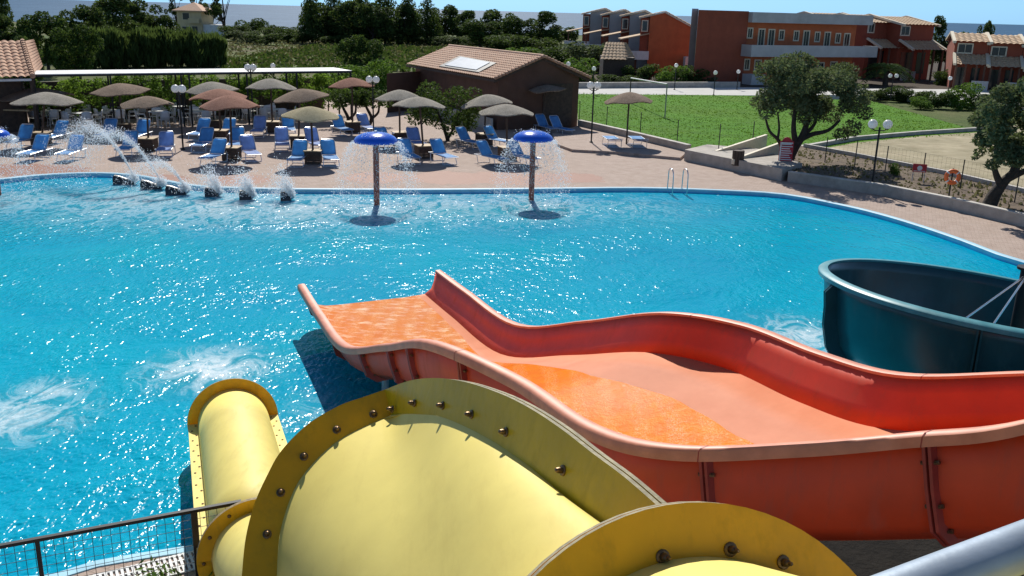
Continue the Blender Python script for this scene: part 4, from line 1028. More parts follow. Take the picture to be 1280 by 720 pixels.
# low walls
def wall(name, label, pts, z0, z1, th, mat='concrete', cap=None):
    r = empty(name, (pts[0].x, pts[0].y, 0)); tag(r, label, 'wall'); n_ = len(pts); p3 = [V((p.x, p.y, 0)) for p in pts]; nr_ = []
    for i in range(n_):
        t = (p3[min(i+1, n_-1)] - p3[max(i-1, 0)]).normalized(); nr_.append(V((-t.y, t.x, 0)))
    mb = MB(); mb.grid([[p, p + V((0, 0, 0)), p + nn*th, p + nn*th] for p, nn in zip(p3, nr_)]) if False else None
    rows = [[p + V((0,0,z0)), p + V((0,0,z1)), p + nn*th + V((0,0,z1)), p + nn*th + V((0,0,z0))] for p, nn in zip(p3, nr_)]
    mb.grid(rows, True); mb.f += [(0,1,2,3), tuple(range((n_-1)*4, n_*4))]; mb.mi += [0, 0]; ob(mb, 'wall', mat, r, r)
    if cap:
        mb = MB(); rows = [[p - nn*.02 + V((0,0,z1+.002)), p - nn*.02 + V((0,0,z1+.04)), p + nn*(th+.02) + V((0,0,z1+.04)), p + nn*(th+.02) + V((0,0,z1+.002))] for p, nn in zip(p3, nr_)]
        mb.grid(rows, True); mb.f += [(0,1,2,3), tuple(range((n_-1)*4, n_*4))]; mb.mi += [0, 0]; ob(mb, 'cap', cap, r, r)
    return r
wall('lawn_wall', 'low concrete wall holding back the lawn behind the terrace', [P(722, 160), P(790, 176), P(858, 193)], -.1, .40, .22, 'concrete', 'kerb')
wall('bed_wall', 'low grey retaining wall in front of the olive tree bed', [P(984, 227), P(1045, 236), P(1100, 244), P(1190, 262.5), P(1279, 284), P(1430, 326)], -.1, .36, .18, 'concrete', 'kerb')
wall('bed_kerb', 'pale narrow kerb behind the olive tree bed by the sand', [P(1003, 192), P(1060, 203), P(1180, 228), P(1290, 255), P(1420, 292)], .0, .46, .16, 'kerb')
wall('court_kerb', 'curved grey kerb between the green lawn and sandy court', [P(1003, 187), P(1070, 175), P(1150, 168), P(1228, 163)], -.3, .14, .18, 'concrete', 'kerb')
wall('road_wall', 'long low grey wall beyond the pale road', [P(690, 110.5), P(820, 109.5), P(925, 109)], -.3, .42, .25, 'concrete', 'kerb')
r = empty('concrete_block', P(920, 208)); tag(r, 'long low concrete block with flat top beside the pool path', 'block')
mb = MB(); mb.prism([q.xy for q in (P(856, 187, .48), P(978, 211, .48), P(1003, 204, .48), P(948, 186, .48), P(884, 180.5, .48))], -.1, .48); ob(mb, 'block', 'concrete', r, r)
q = P(982, 226); q2 = P(998, 221)
mb = MB(); mb.bar(q + (q2-q)*.25 + V((.01, -.02, .24)), q + (q2-q)*.9 + V((.01, -.02, .24)), .05, .24); ob(mb, 'opening', 'dark_glass', r, r)
for (x0, y0), (x1, y1), lab in (((896, 190), (958, 183), 'cream sloping ramp wall behind the concrete block'), ((918, 201), (985, 190), 'second cream sloping ramp wall nearer the olive tree')):
    a, b_ = P(x0, y0, .45), P(x1, y1, .45); nn = N2(V((-(b_-a).y, (b_-a).x, 0))) * .14
    mb = MB(); mb.ext([V((a.x, a.y, .3)), V((b_.x, b_.y, .0)), V((b_.x, b_.y, .98)), V((a.x, a.y, .50))], nn); tag(mb.build('ramp_wall', M['frame_cream']), lab, 'wall')

def wirefence(label, posts, h, nw=5):
    r = empty('wire_fence', posts[0]); tag(r, label, 'fence'); o_ = V(posts[0])
    for p in posts: mb = MB(); mb.tube([p - o_ + V((0,0,-.1)), p - o_ + V((.0, 0, h))], .022, 8); mb.build('post', 'shutter', r, True)
    mb = MB()
    for a, b_ in zip(posts, posts[1:]):
        for i in range(nw): z = h * (.12 + .86*i/(nw-1)); mb.bar(a - o_ + V((0,0,z)), b_ - o_ + V((0,0,z)), .004)
        L = (b_ - a).length; m_ = int(L / .18)
        for i in range(1, m_): q = a.lerp(b_, i/m_) - o_; mb.bar(q + V((0,0,h*.12)), q + V((0,0,h*.98)), .003)
    mb.build('wire_mesh', 'shutter', r); return r
wirefence('thin dark wire fence between the tree bed and sandy court', [P(1031, 203, .3), P(1068, 209, .3), P(1106, 216, .3), P(1152, 226, .3), P(1200, 236, .3), P(1268, 253, .3), P(1350, 276, .3)], 1.05)
wirefence('thin grey wire fence along the lawn edge behind the terrace', [P(724, 152, .1), P(758, 160, .1), P(800, 169, .1), P(846, 180, .1), P(898, 188, .4), P(940, 184, .4)], 1.15)

# ================================================================== CAFE
e0_, e1_ = P(42, 95, 2.6), P(440, 90, 2.6); pd = N2(V(((e1_-e0_).x, (e1_-e0_).y, 0))); pn = V((-pd.y, pd.x, 0)); PL = (e1_ - e0_).length
perg = empty('pergola', (e0_.x, e0_.y, 0)); tag(perg, 'long pergola with thin white flat roof on black posts', 'pergola')
mb = MB(); mb.ext([e0_ + V((0,0,.05)), e1_ + V((0,0,.05)), e1_ + pn*2.6 + V((0,0,.05)), e0_ + pn*2.6 + V((0,0,.05))], (0, 0, .03)); ob(mb, 'roof', 'white_paint', perg, perg)
for o_ in (.04, 2.52):
    mb = MB(); mb.bar(e0_ + pn*o_, e1_ + pn*o_, .07, .09); ob(mb, 'beam', 'black_metal', perg, perg)
for t in (.0, .21, .42, .445, .63, .80, .995):
    for o_ in (.04, 2.52):
        q = e0_ + pd * (PL * t + (.3 if o_ > 1 else 0)) + pn*o_; mb = MB(); mb.bar(V((q.x, q.y, 0)), V((q.x, q.y, 2.56)), .075, .075, up=pd); ob(mb, 'post', 'black_metal', perg, perg)
def make_chair():
    r = empty('cafe_chair'); tag(r, 'white plastic chair among the cafe tables under the pergola', 'chair', 'white chairs of the cafe')
    mb = MB(); mb.grid([[(x, y, .44 - .015*(1 - (x/.22)**2)) for x in (-.22, -.1, 0, .1, .22)] for y in (-.22, -.1, .05, .2)]); solid(mb.build('seat', 'white_plastic', r, True, recalc=False), .02)
    mb = MB(); mb.grid([[(x, .2 + .10*(z-.44) + .05*(1-(x/.22)**2), z - .05*(abs(x)/.22)**3*(z > .8)) for x in (-.22, -.12, 0, .12, .22)] for z in (.46, .6, .75, .88)]); solid(mb.build('backrest', 'white_plastic', r, True, recalc=False), .02)
    for sx in (-1, 1):
        for sy in (-1, 1): mb = MB(); mb.tube([(sx*.19, sy*.19, .43), (sx*.22, sy*.23, 0)], .018, 6); mb.build('leg', 'white_plastic', r)
        mb = MB(); mb.tube([(sx*.23, .2, .64), (sx*.24, -.15, .64), (sx*.22, -.2, .43)], .017, 6); mb.build('armrest', 'white_plastic', r)
    return r
def make_table():
    r = empty('cafe_table'); tag(r, 'x', 'table', 'cafe tables under the pergola')
    mb = MB(); mb.lathe([(1e-5, .72), (.44, .72), (.45, .73), (.45, .745), (1e-5, .75)], 20); mb.build('tabletop', 'white_plastic', r)
    mb = MB(); mb.tube([(0, 0, .72), (0, 0, .05)], .035, 10)
    for i in range(4): g = pi/4 + pi*i/2; mb.tube([(0, 0, .08), (cos(g)*.3, sin(g)*.3, .01)], .02, 6)
    mb.build('pedestal', 'white_plastic', r); return r
ch0, tb0 = make_chair(), make_table(); first = [1, 1]
spots = [(66, 157), (100, 150), (104, 160), (146, 156), (170, 148), (197, 158), (226, 150), (250, 157), (322, 150), (345, 154), (300, 146), (128, 146)]
names = ['behind the large grey parasol', 'left of the front pergola posts', 'with bare top right of the large grey parasol', 'below the large brown parasol', 'deep under the vines', 'behind the small brown parasol', 'behind the first lamp globe', 'left of the parasol trio', 'between trio and second lamp', 'under the grey pergola-edge parasol', 'furthest back right of the trio', 'furthest back by the vine wall']
for (x, y), nm in zip(spots, names):
    b = P(x, y); o = tb0 if first[0] else copy_tree(tb0); first[0] = 0; o.location = b; o['label'] = 'white round cafe table ' + nm
    for i in range(4):
        g = pi/4 + pi/2*i + random.uniform(-.35, .35); c_ = ch0 if first[1] else copy_tree(ch0); first[1] = 0
        c_.location = b + V((cos(g), sin(g), 0)) * random.uniform(.62, .8); c_.rotation_euler = (0, 0, g - pi/2 + random.uniform(-.4, .4))

# ================================================================== BUILDINGS
def tile_roof(mb, a, b, c, d, tw=.26, rows=12, amp=.05, per=5):
    """a-b eave edge, d-c ridge edge: rows of half round tiles running up the slope"""
    a, b, c, d = V(a), V(b), V(c), V(d); n_ = max(2, int((b-a).length / tw)); nrm = N2((b-a).cross(d-a)); nrm = nrm if nrm.z > 0 else -nrm
    R_ = []
    for i in range(rows):
        for v in (i/rows, (i+.97)/rows):
            lift = amp*.5 if v == i/rows else 0
            row = []
            for j in range(n_*per + 1):
                u = j / (n_*per); q = (a.lerp(b, u)).lerp(d.lerp(c, u), v)
                row.append(q + nrm * (amp * abs(sin(pi * j / per)) + lift))
            R_.append(row)
    mb.grid(R_)
# --- tiled shed
ZE, ZR = 2.65, 3.75
E0 = P(504, 79, ZE); E1 = P(618, 99, ZE); R0 = P(563, 58, ZR); R1 = P(680, 71, ZR); G1 = P(739, 98, ZE)
rd = N2(V(((R1-R0).x, (R1-R0).y, 0))); R0 = V((*(R1 - rd * 12.6).xy, ZR)); E0 = V((*(E1 - rd * 12.6).xy, ZE)); G0 = V((*(G1 - rd * 12.6).xy, ZE))
sd = N2(V(((G1-E1).x, (G1-E1).y, 0)))
shed = empty('tiled_shed', (E1.x, E1.y, 0)); tag(shed, 'long brown shed with pink tiled gable roof and skylight', 'shed')
mb = MB()
cw = [E1 - rd*.5 + sd*.45, G1 - rd*.5 - sd*.45, G1 - rd*12.2 - sd*.45, E1 - rd*12.2 + sd*.45]
hz_ = ZE + .05
for i in range(4):
    a, b_ = cw[i], cw[(i+1) % 4]; mb.add([(a.x, a.y, -.4), (b_.x, b_.y, -.4), (b_.x, b_.y, hz_), (a.x, a.y, hz_)], [(0,1,2,3)])
for i, j in ((0, 1), (3, 2)):
    a, b_ = cw[i], cw[j]; m_ = (a+b_)*.5; mb.add([(a.x, a.y, hz_), (b_.x, b_.y, hz_), (m_.x, m_.y, ZR - .06)], [(0,1,2)])
ob(mb, 'wall', 'brown_wall', shed, shed)
mb = MB(); tile_roof(mb, E0, E1, R1, R0, .27, 12, .055); rf = ob(mb, 'roof', 'tiles_pink', shed, shed, True, 50, recalc=False)
mb = MB(); tile_roof(mb, G1, G0, R0, R1, .27, 12, .055); ob(mb, 'roof', 'tiles_pink', shed, shed, True, 50, recalc=False)
mb = MB(); mb.tube([R0 + V((0,0,.03)), R1 + V((0,0,.03))], .1, 8); ob(mb, 'ridge_cap', 'tiles_pink', rf, shed, True)
mb = MB()
for a, b_ in ((E1, R1), (G1, R1)):
    for i in range(15):
        p = a.lerp(b_, (i+.1)/15); q = a.lerp(b_, (i+1)/15); mb.tube([p + V((0,0,.05)) + rd*.02, q + V((0,0,.02)) + rd*.02], [.085, .065], 8)
ob(mb, 'verge_tiles', 'tiles', rf, shed, True)
mb = MB()
for a, b_ in ((E1, R1), (G1, R1)): mb.bar(a - V((0,0,.12)) - rd*.1, b_ - V((0,0,.10)) - rd*.1, .05, .16)
mb.bar(E0 - V((0,0,.08)), E1 - V((0,0,.08)), .06, .12); ob(mb, 'fascia', 'wood_dark', shed, shed)
sn = N2((E1-E0).cross(R0-E0)); sn = sn if sn.z > 0 else -sn
sk = [OnPlane(x, y, E0, sn) for x, y in ((557, 84), (596, 90), (613, 81), (577, 74))]; skc = sum(sk, V())/4
fr_ = [skc + (p - skc) * 1.28 for p in sk]
mb = MB(); mb.ext([p + sn*.03 for p in fr_], sn*.075); fo = ob(mb, 'skylight', 'shutter', shed, shed)
mb = MB(); mb.ext([p + sn*.11 for p in sk], sn*.03); ob(mb, 'pane', 'skylight', fo, shed)
mb = MB(); q0, q1 = cw[3] + rd*.8 - sd*.04, None; q1 = P(484, 141); q1.z = 0
mb.ext([V((q0.x, q0.y, -.4)), V((q1.x, q1.y, -.4)), V((q1.x, q1.y, 2.3)), V((q0.x, q0.y, 2.3))], (.1, .25, 0)); ob(mb, 'annex_wall', 'brown_wall', shed, shed)
a, b_ = cw[3], cw[0]
mb = MB(); mb.bar(V((*a.lerp(b_, .0).xy, .3)) - sd*.3, V((*b_.xy, .3)) - sd*.3, .12, .6); ob(mb, 'plinth', 'kerb', shed, shed)
mb = MB(); mb.bar(V((*cw[0].lerp(cw[1], .55).xy, 1.2)) + rd*.02, V((*cw[0].lerp(cw[1], .92).xy, 1.2)) + rd*.02, .04, 2.3); ob(mb, 'door', 'wood_dark', shed, shed)

# --- pool bar at the left edge
ZE, ZR = 2.55, 3.95
B0 = P(-140, 101, ZE); B1 = P(41, 97, ZE); T0 = P(-140, 49, ZR); T1 = P(28, 52, ZR); BK = V((B1.x - 3.3, B1.y + 7.5, ZE))
bar = empty('pool_bar', (B1.x, B1.y, 0)); tag(bar, 'dark pool bar hut with orange hipped tile roof at the left edge', 'hut')
mb = MB(); tile_roof(mb, B0, B1, T1, T0, .30, 11, .07); rf = ob(mb, 'roof', 'tiles', bar, bar, True, 50, recalc=False)
mb = MB(); tile_roof(mb, B1, BK, T1 + V((-1.0, 3.0, 0)), T1, .30, 11, .06); ob(mb, 'roof', 'tiles', bar, bar, True, 50, recalc=False)
mb = MB()
for i in range(16): mb.tube([B1.lerp(T1, (i+.05)/16) + V((0,0,.07)), B1.lerp(T1, (i+1)/16) + V((0,0,.05))], [.13, .10], 8)
ob(mb, 'hip_tiles', 'tiles', rf, bar, True)
mb = MB(); mb.bar(B0 - V((0,0,.1)) + V((0,.05,0)), B1 - V((0,0,.1)) + V((-.1,.05,0)), .05, .10); ob(mb, 'gutter', 'white_paint', bar, bar)
mb = MB()
q0, q1 = V((B0.x, B0.y + .8, 0)), V((B1.x - 1.0, B1.y + .8, 0))
mb.ext([V((q0.x, q0.y, -.1)), V((q1.x, q1.y, -.1)), V((q1.x, q1.y, 2.45)), V((q0.x, q0.y, 2.45))], (0, .2, 0)); mb.ext([V((q1.x, q1.y+.201, -.1)), V((q1.x-3, q1.y+6, -.1)), V((q1.x-3, q1.y+6, 2.45)), V((q1.x, q1.y+.201, 2.45))], (-.2, 0, 0))
ob(mb, 'wall', 'wood_dark', bar, bar)
for x in (-.15, -2.6, -5.2):
    mb = MB(); mb.box((B1.x + x - .07, B1.y + .1, -.05), (B1.x + x + .07, B1.y + .24, 2.46)); ob(mb, 'post', 'wood_dark', bar, bar)
mb = MB(); mb.box((B0.x, B1.y + .12, 1.0), (B1.x - .4, B1.y + .62, 1.07)); ob(mb, 'counter', 'wood_top', bar, bar)

class Facade:
    """vertical plane standing on the ground between two points; windows are located on it"""
    def __init__(s, pL, pR):
        s.o = V((pL.x, pL.y, 0)); s.d = N2(V((pR.x-pL.x, pR.y-pL.y, 0))); s.n = V((s.d.y, -s.d.x, 0)); s.rz = atan2(s.d.y, s.d.x)
    def loc(s, x, y, back=0):
        q = OnPlane(x, y, s.o - s.n*back, s.n); return ((q - s.o).dot(s.d), q.z)
def window(F_, root, cx, cy, w_, h_, door=False, dep=0.0, y0=0.0):
    s, z = F_.loc(cx, cy); px = (F_.o.y) / 1110
    w_ *= px; h_ *= px; fr = .11
    mb = MB()
    for a, b_ in (((s-w_/2-fr, y0-.06, z-h_/2-fr), (s-w_/2, y0+.05, z+h_/2+fr)), ((s+w_/2, y0-.06, z-h_/2-fr), (s+w_/2+fr, y0+.05, z+h_/2+fr)), ((s-w_/2, y0-.06, z+h_/2), (s+w_/2, y0+.05, z+h_/2+fr)), ((s-w_/2, y0-.06, z-h_/2-fr), (s+w_/2, y0+.05, z-h_/2))): mb.box(a, b_)
    f = mb.build('door' if door else 'window', 'frame_cream', root)
    mb = MB(); mb.box((s-w_/2, y0-.012, z-h_/2), (s+w_/2, y0+.03, z+h_/2)); mb.build('pane', 'dark_glass', f)
    mb = MB(); mb.box((s-.02, y0-.03, z-h_/2), (s+.02, y0-.0125, z+h_/2)); mb.build('mullion', 'frame_cream', f)
# --- hotel
hL = P(866, 104); hR = At(1075, 100, 97.0); hR.z = 0; H = Facade(hL, hR)
hotel = empty('hotel', H.o, H.rz); tag(hotel, 'two storey red hotel with grey parapet and long grey balcony', 'hotel')
sx = lambda x, y=60: H.loc(x, y)[0]
zt0 = H.loc(900, 13)[1]; W1, W2 = sx(932), sx(1072)
_v = V((H.o.x, H.o.y, 0)).normalized(); _sk = _v.dot(H.d) / abs(_v.dot(H.n))
mb = MB(); mb.prism([(0, 0), (W1, 0), (W1, 7), (7*_sk, 7)], -.3, zt0); mb.build('wall', 'red_wall', hotel)
zp0 = H.loc(1000, 29)[1]
mb = MB(); mb.box((W1 + .003, .5, -.3), (W2, 5, zp0)); mb.build('wall', 'orange_wall', hotel)['label'] = 'brighter orange red window front'
mb = MB(); mb.box((W1 + .004, -.6, H.loc(940, 28)[1]), (W2 + 1.0, 5.2, H.loc(940, 15)[1])); mb.build('parapet', 'grey_wall', hotel)
zb0, zb1 = H.loc(940, 70)[1], H.loc(940, 55.5)[1]
mb = MB(); mb.box((W1 - .5, -1.5, zb0), (W2 + 1.2, -1.35, zb1)); mb.box((W1 - .5, -1.349, zb0), (W2 + 1.2, .495, zb0 + .2)); mb.box((W1-.5, -1.349, zb0+.201), (W1-.36, -.005, zb1)); mb.box((W2+1.06, -1.349, zb0+.201), (W2+1.2, .4, zb1)); mb.build('balcony', 'grey_wall', hotel)
mb = MB(); mb.prism([(-.75 + 3*_sk, 3), (3*_sk - .01, 3), (6*_sk - .01, 6), (-.75 + 6*_sk, 6)], -.3, zt0 + .12); mb.build('side_block', 'grey_wall', hotel)
for cx, cy, dr in ((941.4, 41.5, 0), (955.5, 47, 1), (968, 47.5, 1), (981, 44, 0), (999.4, 45, 0), (1011.7, 49, 1), (1025.8, 46.3, 0), (1037.9, 50.6, 1), (1051.6, 48, 0), (1062.5, 52.2, 1)):
    window(H, hotel, cx, cy, 6 if not dr else 7.5, 10 if not dr else 18, bool(dr), y0=.5)
for cx, cy, w_ in ((937.5, 81, 6), (951, 82, 8), (963.5, 82.5, 9), (1046, 84, 9), (1060, 85, 9), (990, 84, 8), (1012, 85, 8), (1030, 85, 8)): window(H, hotel, cx, cy, w_, 11, y0=.5)
mb = MB(); s0, z0 = H.loc(922, 98); mb.box((s0 - .1, -2.2, -.3), (s0 + 1.5, -.8, z0 + .5)); tag(ob_ := mb.build('service_block', 'grey_wall', None, loc=H.o), 'small blue grey service block at the hotel corner', 'block'); ob_.rotation_euler = (0, 0, H.rz)

# --- gabled terraced houses left of the hotel
prev = None
for i, (ax_, ay, y_, wall_m, lab) in enumerate(((828, 14.5, 104, 'orange_wall', 'nearest terraced house with broad orange gable wall'), (803, 13, 112, 'grey_wall', 'second terraced house with grey gable, left of orange gable'), (778, 12, 120, 'grey_wall', 'third terraced house with grey gable from the right'), (754, 10.5, 128, 'grey_wall', 'farthest terraced house with grey gable at row end'))):
    r = empty('terraced_house', (At(ax_, 60, y_).x, y_, 0)); tag(r, lab, 'house', 'gabled terraced houses left of the hotel')
    zr = At(ax_, ay, y_).z; k_ = y_ / 1110; Lw, Rw = -16.5*k_, 38*k_; ze_l = zr - 4.5*k_; ze_r = zr - 19*k_; dp = 8.5
    mb = MB(); g = [(Lw, -.3), (Rw, -.3), (Rw, ze_r), (0, zr), (Lw, ze_l)]
    sh = r.location.x / y_ * dp; mb.ext([V((x, 0, z)) for x, z in g], (sh, dp, 0)); mb.build('wall', wall_m, r)
    mb = MB(); mb.prism([(Lw - .95, .15), (Lw - .003, .15), (Lw - .003 + sh*.9, dp*.9), (Lw - .95 + sh*.9, dp*.9)], ze_l - 4.6, ze_l - .25); mb.build('front_wall', 'red_wall', r)
    rf = None
    mb = MB(); tile_roof(mb, (Lw - 1.2 + sh, dp, ze_l - .22), (Lw - 1.2, -.15, ze_l - .22), (0, -.15, zr + .06), (sh, dp, zr + .06), .4, 5, .06, 4); rf = mb.build('roof', 'tiles_far', r, True, recalc=False, angle=50)
    mb = MB(); tile_roof(mb, (Rw + .5, -.15, ze_r - .12), (Rw + .5 + sh, dp, ze_r - .12), (sh, dp, zr + .06), (0, -.15, zr + .06), .4, 9, .06, 4); mb.build('roof', 'tiles_far', r, True, recalc=False, angle=50)
    mb = MB(); mb.bar((Lw - 1.2, -.1, ze_l - .3), (0, -.1, zr - .06), .14, .2, up=V((0,1,0))); mb.build('verge', 'frame_cream', rf); mb = MB(); mb.bar((Rw + .5, -.1, ze_r - .22), (0, -.1, zr - .06), .14, .2, up=V((0,1,0))); mb.build('verge', 'frame_cream', rf)
    mb = MB(); mb.box((Lw - .85, .02, ze_l - 1.7), (Lw - .15, .148, ze_l - .5)); f = mb.build('window', 'frame_cream', r); mb = MB(); mb.box((Lw - .74, -.0, ze_l - 1.6), (Lw - .26, .018, ze_l - .6)); mb.build('pane', 'dark_glass', f)
    mb = MB(); mb.ext([V((Lw - 3.0, -.4, ze_l - 2.6)), V((Lw - .01, -.4, ze_l - 1.95)), V((Lw - .01, 3, ze_l - 1.95)), V((Lw - 3.0, 3, ze_l - 2.6))], (0, 0, .12)); mb.build('awning', 'tiles_far', r)
    mb = MB(); mb.box((Lw - 3.0, -.3, -.3), (Lw - 1.21, .1, ze_l - 4.3)); mb.box((Lw - 2.9, -.3, ze_l - 4.299), (Lw - 2.75, -.15, ze_l - 2.55)); mb.build('porch', 'brown_wall', r)
    mb = MB(); mb.box((Lw - 3.4, -1.2, ze_l - 4.6), (Lw - .05, -1.0, ze_l - 3.7)); mb.box((Lw - 3.4, -.999, ze_l - 4.6), (Lw - .05, -.31, ze_l - 4.45)); mb.build('balcony', 'white_paint', r)
    if i == 0:
        mb = MB(); mb.box((Rw - 1.2, -1.3, zr - 6.5), (Rw + 1.0, -.01, zr - 4.6)); mb.build('balcony', 'white_paint', r)
# --- dark garden hut
b = P(768, 100); zr = At(775, 54, b.y).z; k_ = b.y / 1110
r = empty('garden_hut', (b.x, b.y, 0)); tag(r, 'small dark hut with pale tiled roof below the terraced houses', 'hut')
mb = MB(); mb.box((-14*k_, 0, -.3), (22*k_, 4, zr - 1.3)); mb.build('wall', 'wood_dark', r)
mb = MB(); tile_roof(mb, (-18*k_, -.5, zr - 1.5), (10*k_, -.5, zr - 1.5), (10*k_, 2, zr), (-10*k_, 2, zr), .35, 6, .06, 4); mb.build('roof', 'tiles_far', r, True, recalc=False, angle=50)
mb = MB(); tile_roof(mb, (10*k_, -.5, zr - 1.5), (26*k_, 2, zr - 1.5), (14*k_, 2, zr), (10*k_, 2, zr), .35, 6, .06, 4); mb.build('roof', 'tiles_far', r, True, recalc=False, angle=50)

# --- two storey houses on the right, each unit a house
def house(xl, xr, ytl, ywin, yaw, dist0, dist1, lab, group, win, gable=False, yr=7):
    a = At(xl, 100, dist0); b_ = At(xr, 100, dist1); a.z = b_.z = 0; F_ = Facade(a, b_)
    r = empty('tiled_house', F_.o, F_.rz); tag(r, lab, 'house', group)
    L = (b_ - a).length; zr = F_.loc((xl+xr)/2, ytl)[1]; ze = F_.loc((xl+xr)/2, ytl + yr)[1] ; zaw = F_.loc((xl+xr)/2, yaw)[1]; dp = 9.0
    mb = MB(); mb.ext([V((0, 0, -.3)), V((0, dp, -.3)), V((0, dp, ze)), V((0, dp*.5, zr)), V((0, 0, ze))], (L, 0, 0)); mb.build('wall', 'red_wall', r)
    mb = MB(); tile_roof(mb, (-.1, -.6, ze - .1), (L + .1, -.6, ze - .1), (L + .1, dp*.5, zr + .12), (-.1, dp*.5, zr + .12), .45, 6, .08, 4); rf = mb.build('roof', 'tiles_far', r, True, recalc=False, angle=50)
    mb = MB(); tile_roof(mb, (L + .1, dp + .5, ze - .1), (-.1, dp + .5, ze - .1), (-.1, dp*.5, zr + .12), (L + .1, dp*.5, zr + .12), .45, 6, .08, 4); mb.build('roof', 'tiles_far', r, True, recalc=False, angle=50)
    for x in (-.12, L + .12):
        mb = MB(); mb.bar((x, -.7, ze - .12), (x, dp*.5, zr + .2), .28, .22); mb.build('verge', 'frame_cream', rf)
        mb = MB(); mb.bar((x, dp+.5, ze - .12), (x, dp*.5 + .01, zr + .2), .28, .22); mb.build('verge', 'frame_cream', rf)
    for (cx, cy, w_, h_) in win: window(F_, r, cx, cy, w_, h_)
    mb = MB(); tile_roof(mb, (0.1, -2.2, zaw - .9), (L - .1, -2.2, zaw - .9), (L - .1, -.02, zaw), (.1, -.02, zaw), .45, 5, .08, 4); pr = mb.build('porch_roof', 'tiles_far', r, True, recalc=False, angle=50)
    mb = MB(); mb.bar((L - .05, -2.3, zaw - .85), (L - .05, -.02, zaw + .08), .26, .2); mb.build('verge', 'frame_cream', pr); mb = MB(); mb.bar((.05, -2.3, zaw - .85), (.05, -.02, zaw + .08), .26, .2); mb.build('verge', 'frame_cream', pr)
    for x in (.25, L*.36, L*.68, L - .25):
        mb = MB(); mb.box((x - .08, -2.1, -.3), (x + .08, -1.94, zaw - .9)); mb.build('column', 'brown_wall', r)
    mb = MB(); mb.box((.5, -.03, -.2), (L*.45, -.001, zaw - 1.2)); mb.box((L*.6, -.03, .6), (L*.85, -.001, zaw - 1.2)); mb.build('shutter', 'dark_glass', r)
    mb = MB(); mb.box((L*.55, -3.5, -.3), (L + .1, -3.3, .9)); mb.build('garden_wall', 'grey_wall', r)
    return r
house(1030, 1076, 18.5, 0, 48, 108, 110, 'tiled house whose roof shows just behind the hotel parapet', 'tiled houses behind the hotel', [])
house(1077, 1112, 20.5, 0, 49, 104, 105.5, 'red tiled house next to the hotel, with one upper window', 'tiled houses behind the hotel', [(1089, 35, 7, 9)])
r = house(1117, 1158, 23, 0, 51, 103, 104.5, 'red tiled end house with bright gable side beside dark trees', 'tiled houses behind the hotel', [(1131.5, 38.5, 11, 9)])
house(1187, 1229, 44, 0, 68, 92, 91, 'left red tiled house of the right hand row', 'tiled houses at the right edge', [(1206.5, 60.5, 14, 9)])
house(1229.5, 1272, 46.5, 0, 71, 91, 90, 'middle red tiled house of the right hand row', 'tiled houses at the right edge', [(1248.5, 64.5, 14, 9)])
house(1272.5, 1320, 49.5, 0, 76, 90, 89, 'red tiled house cut by the right edge', 'tiled houses at the right edge', [(1292, 68, 14, 9)])
# --- cream villa by the sea
b = P(238, 44, -.45); r = empty('villa', b, radians(-8)); tag(r, 'cream two storey villa with pink pyramid roof near the sea', 'house'); k_ = b.y / 1155
zt = At(237, 12.5, b.y).z; zr = At(235, 5, b.y).z; w_ = 15.5*k_
mb = MB(); mb.box((-w_, 0, 0), (w_, 2*w_, zt + .45)); mb.build('wall', 'cream_wall', r)
zt += .45; zr += .45; e = w_ + .7
mb = MB(); ap = V((0, w_, zr + .4)); q = [V((-e, -.7, zt - .1)), V((e, -.7, zt - .1)), V((e, 2*w_ + .7, zt - .1)), V((-e, 2*w_ + .7, zt - .1))]
mb.add(q + [ap] + [p - V((0,0,.2)) for p in q], [(0,1,4), (1,2,4), (2,3,4), (3,0,4), (5,6,1,0), (6,7,2,1), (7,8,3,2), (8,5,0,3), (8,7,6,5)]); mb.build('roof', 'tiles_pink', r)
for x, z, ww, hh in ((-.25*w_, zt*.62, .7, 1.3), (-.25*w_, zt*.1, .95, 1.2), (.42*w_, zt*.04, .6, 1.6)):
    mb = MB(); mb.box((x - ww - .08, -.05, z - .08), (x + ww + .08, -.002, z + hh + .08)); f = mb.build('window', 'frame_cream', r); mb = MB(); mb.box((x - ww, -.08, z), (x + ww, -.052, z + hh)); mb.build('pane', 'shutter', f)
mb = MB(); mb.box((w_ + .01, .5, 0), (w_ + 3.5, 5, 2.2)); mb.box((w_ + 3.51, .5, 0), (w_ + 7, 3, 1.1)); mb.build('annex', 'white_paint', r)
mb = MB(); mb.box((.12*w_, -1.2, zt*.48), (w_, -.01, zt*.48 + .15)); mb.box((.12*w_, -1.2, zt*.48 + .151), (w_, -1.1, zt*.48 + 1.0)); mb.build('balcony', 'cream_wall', r)

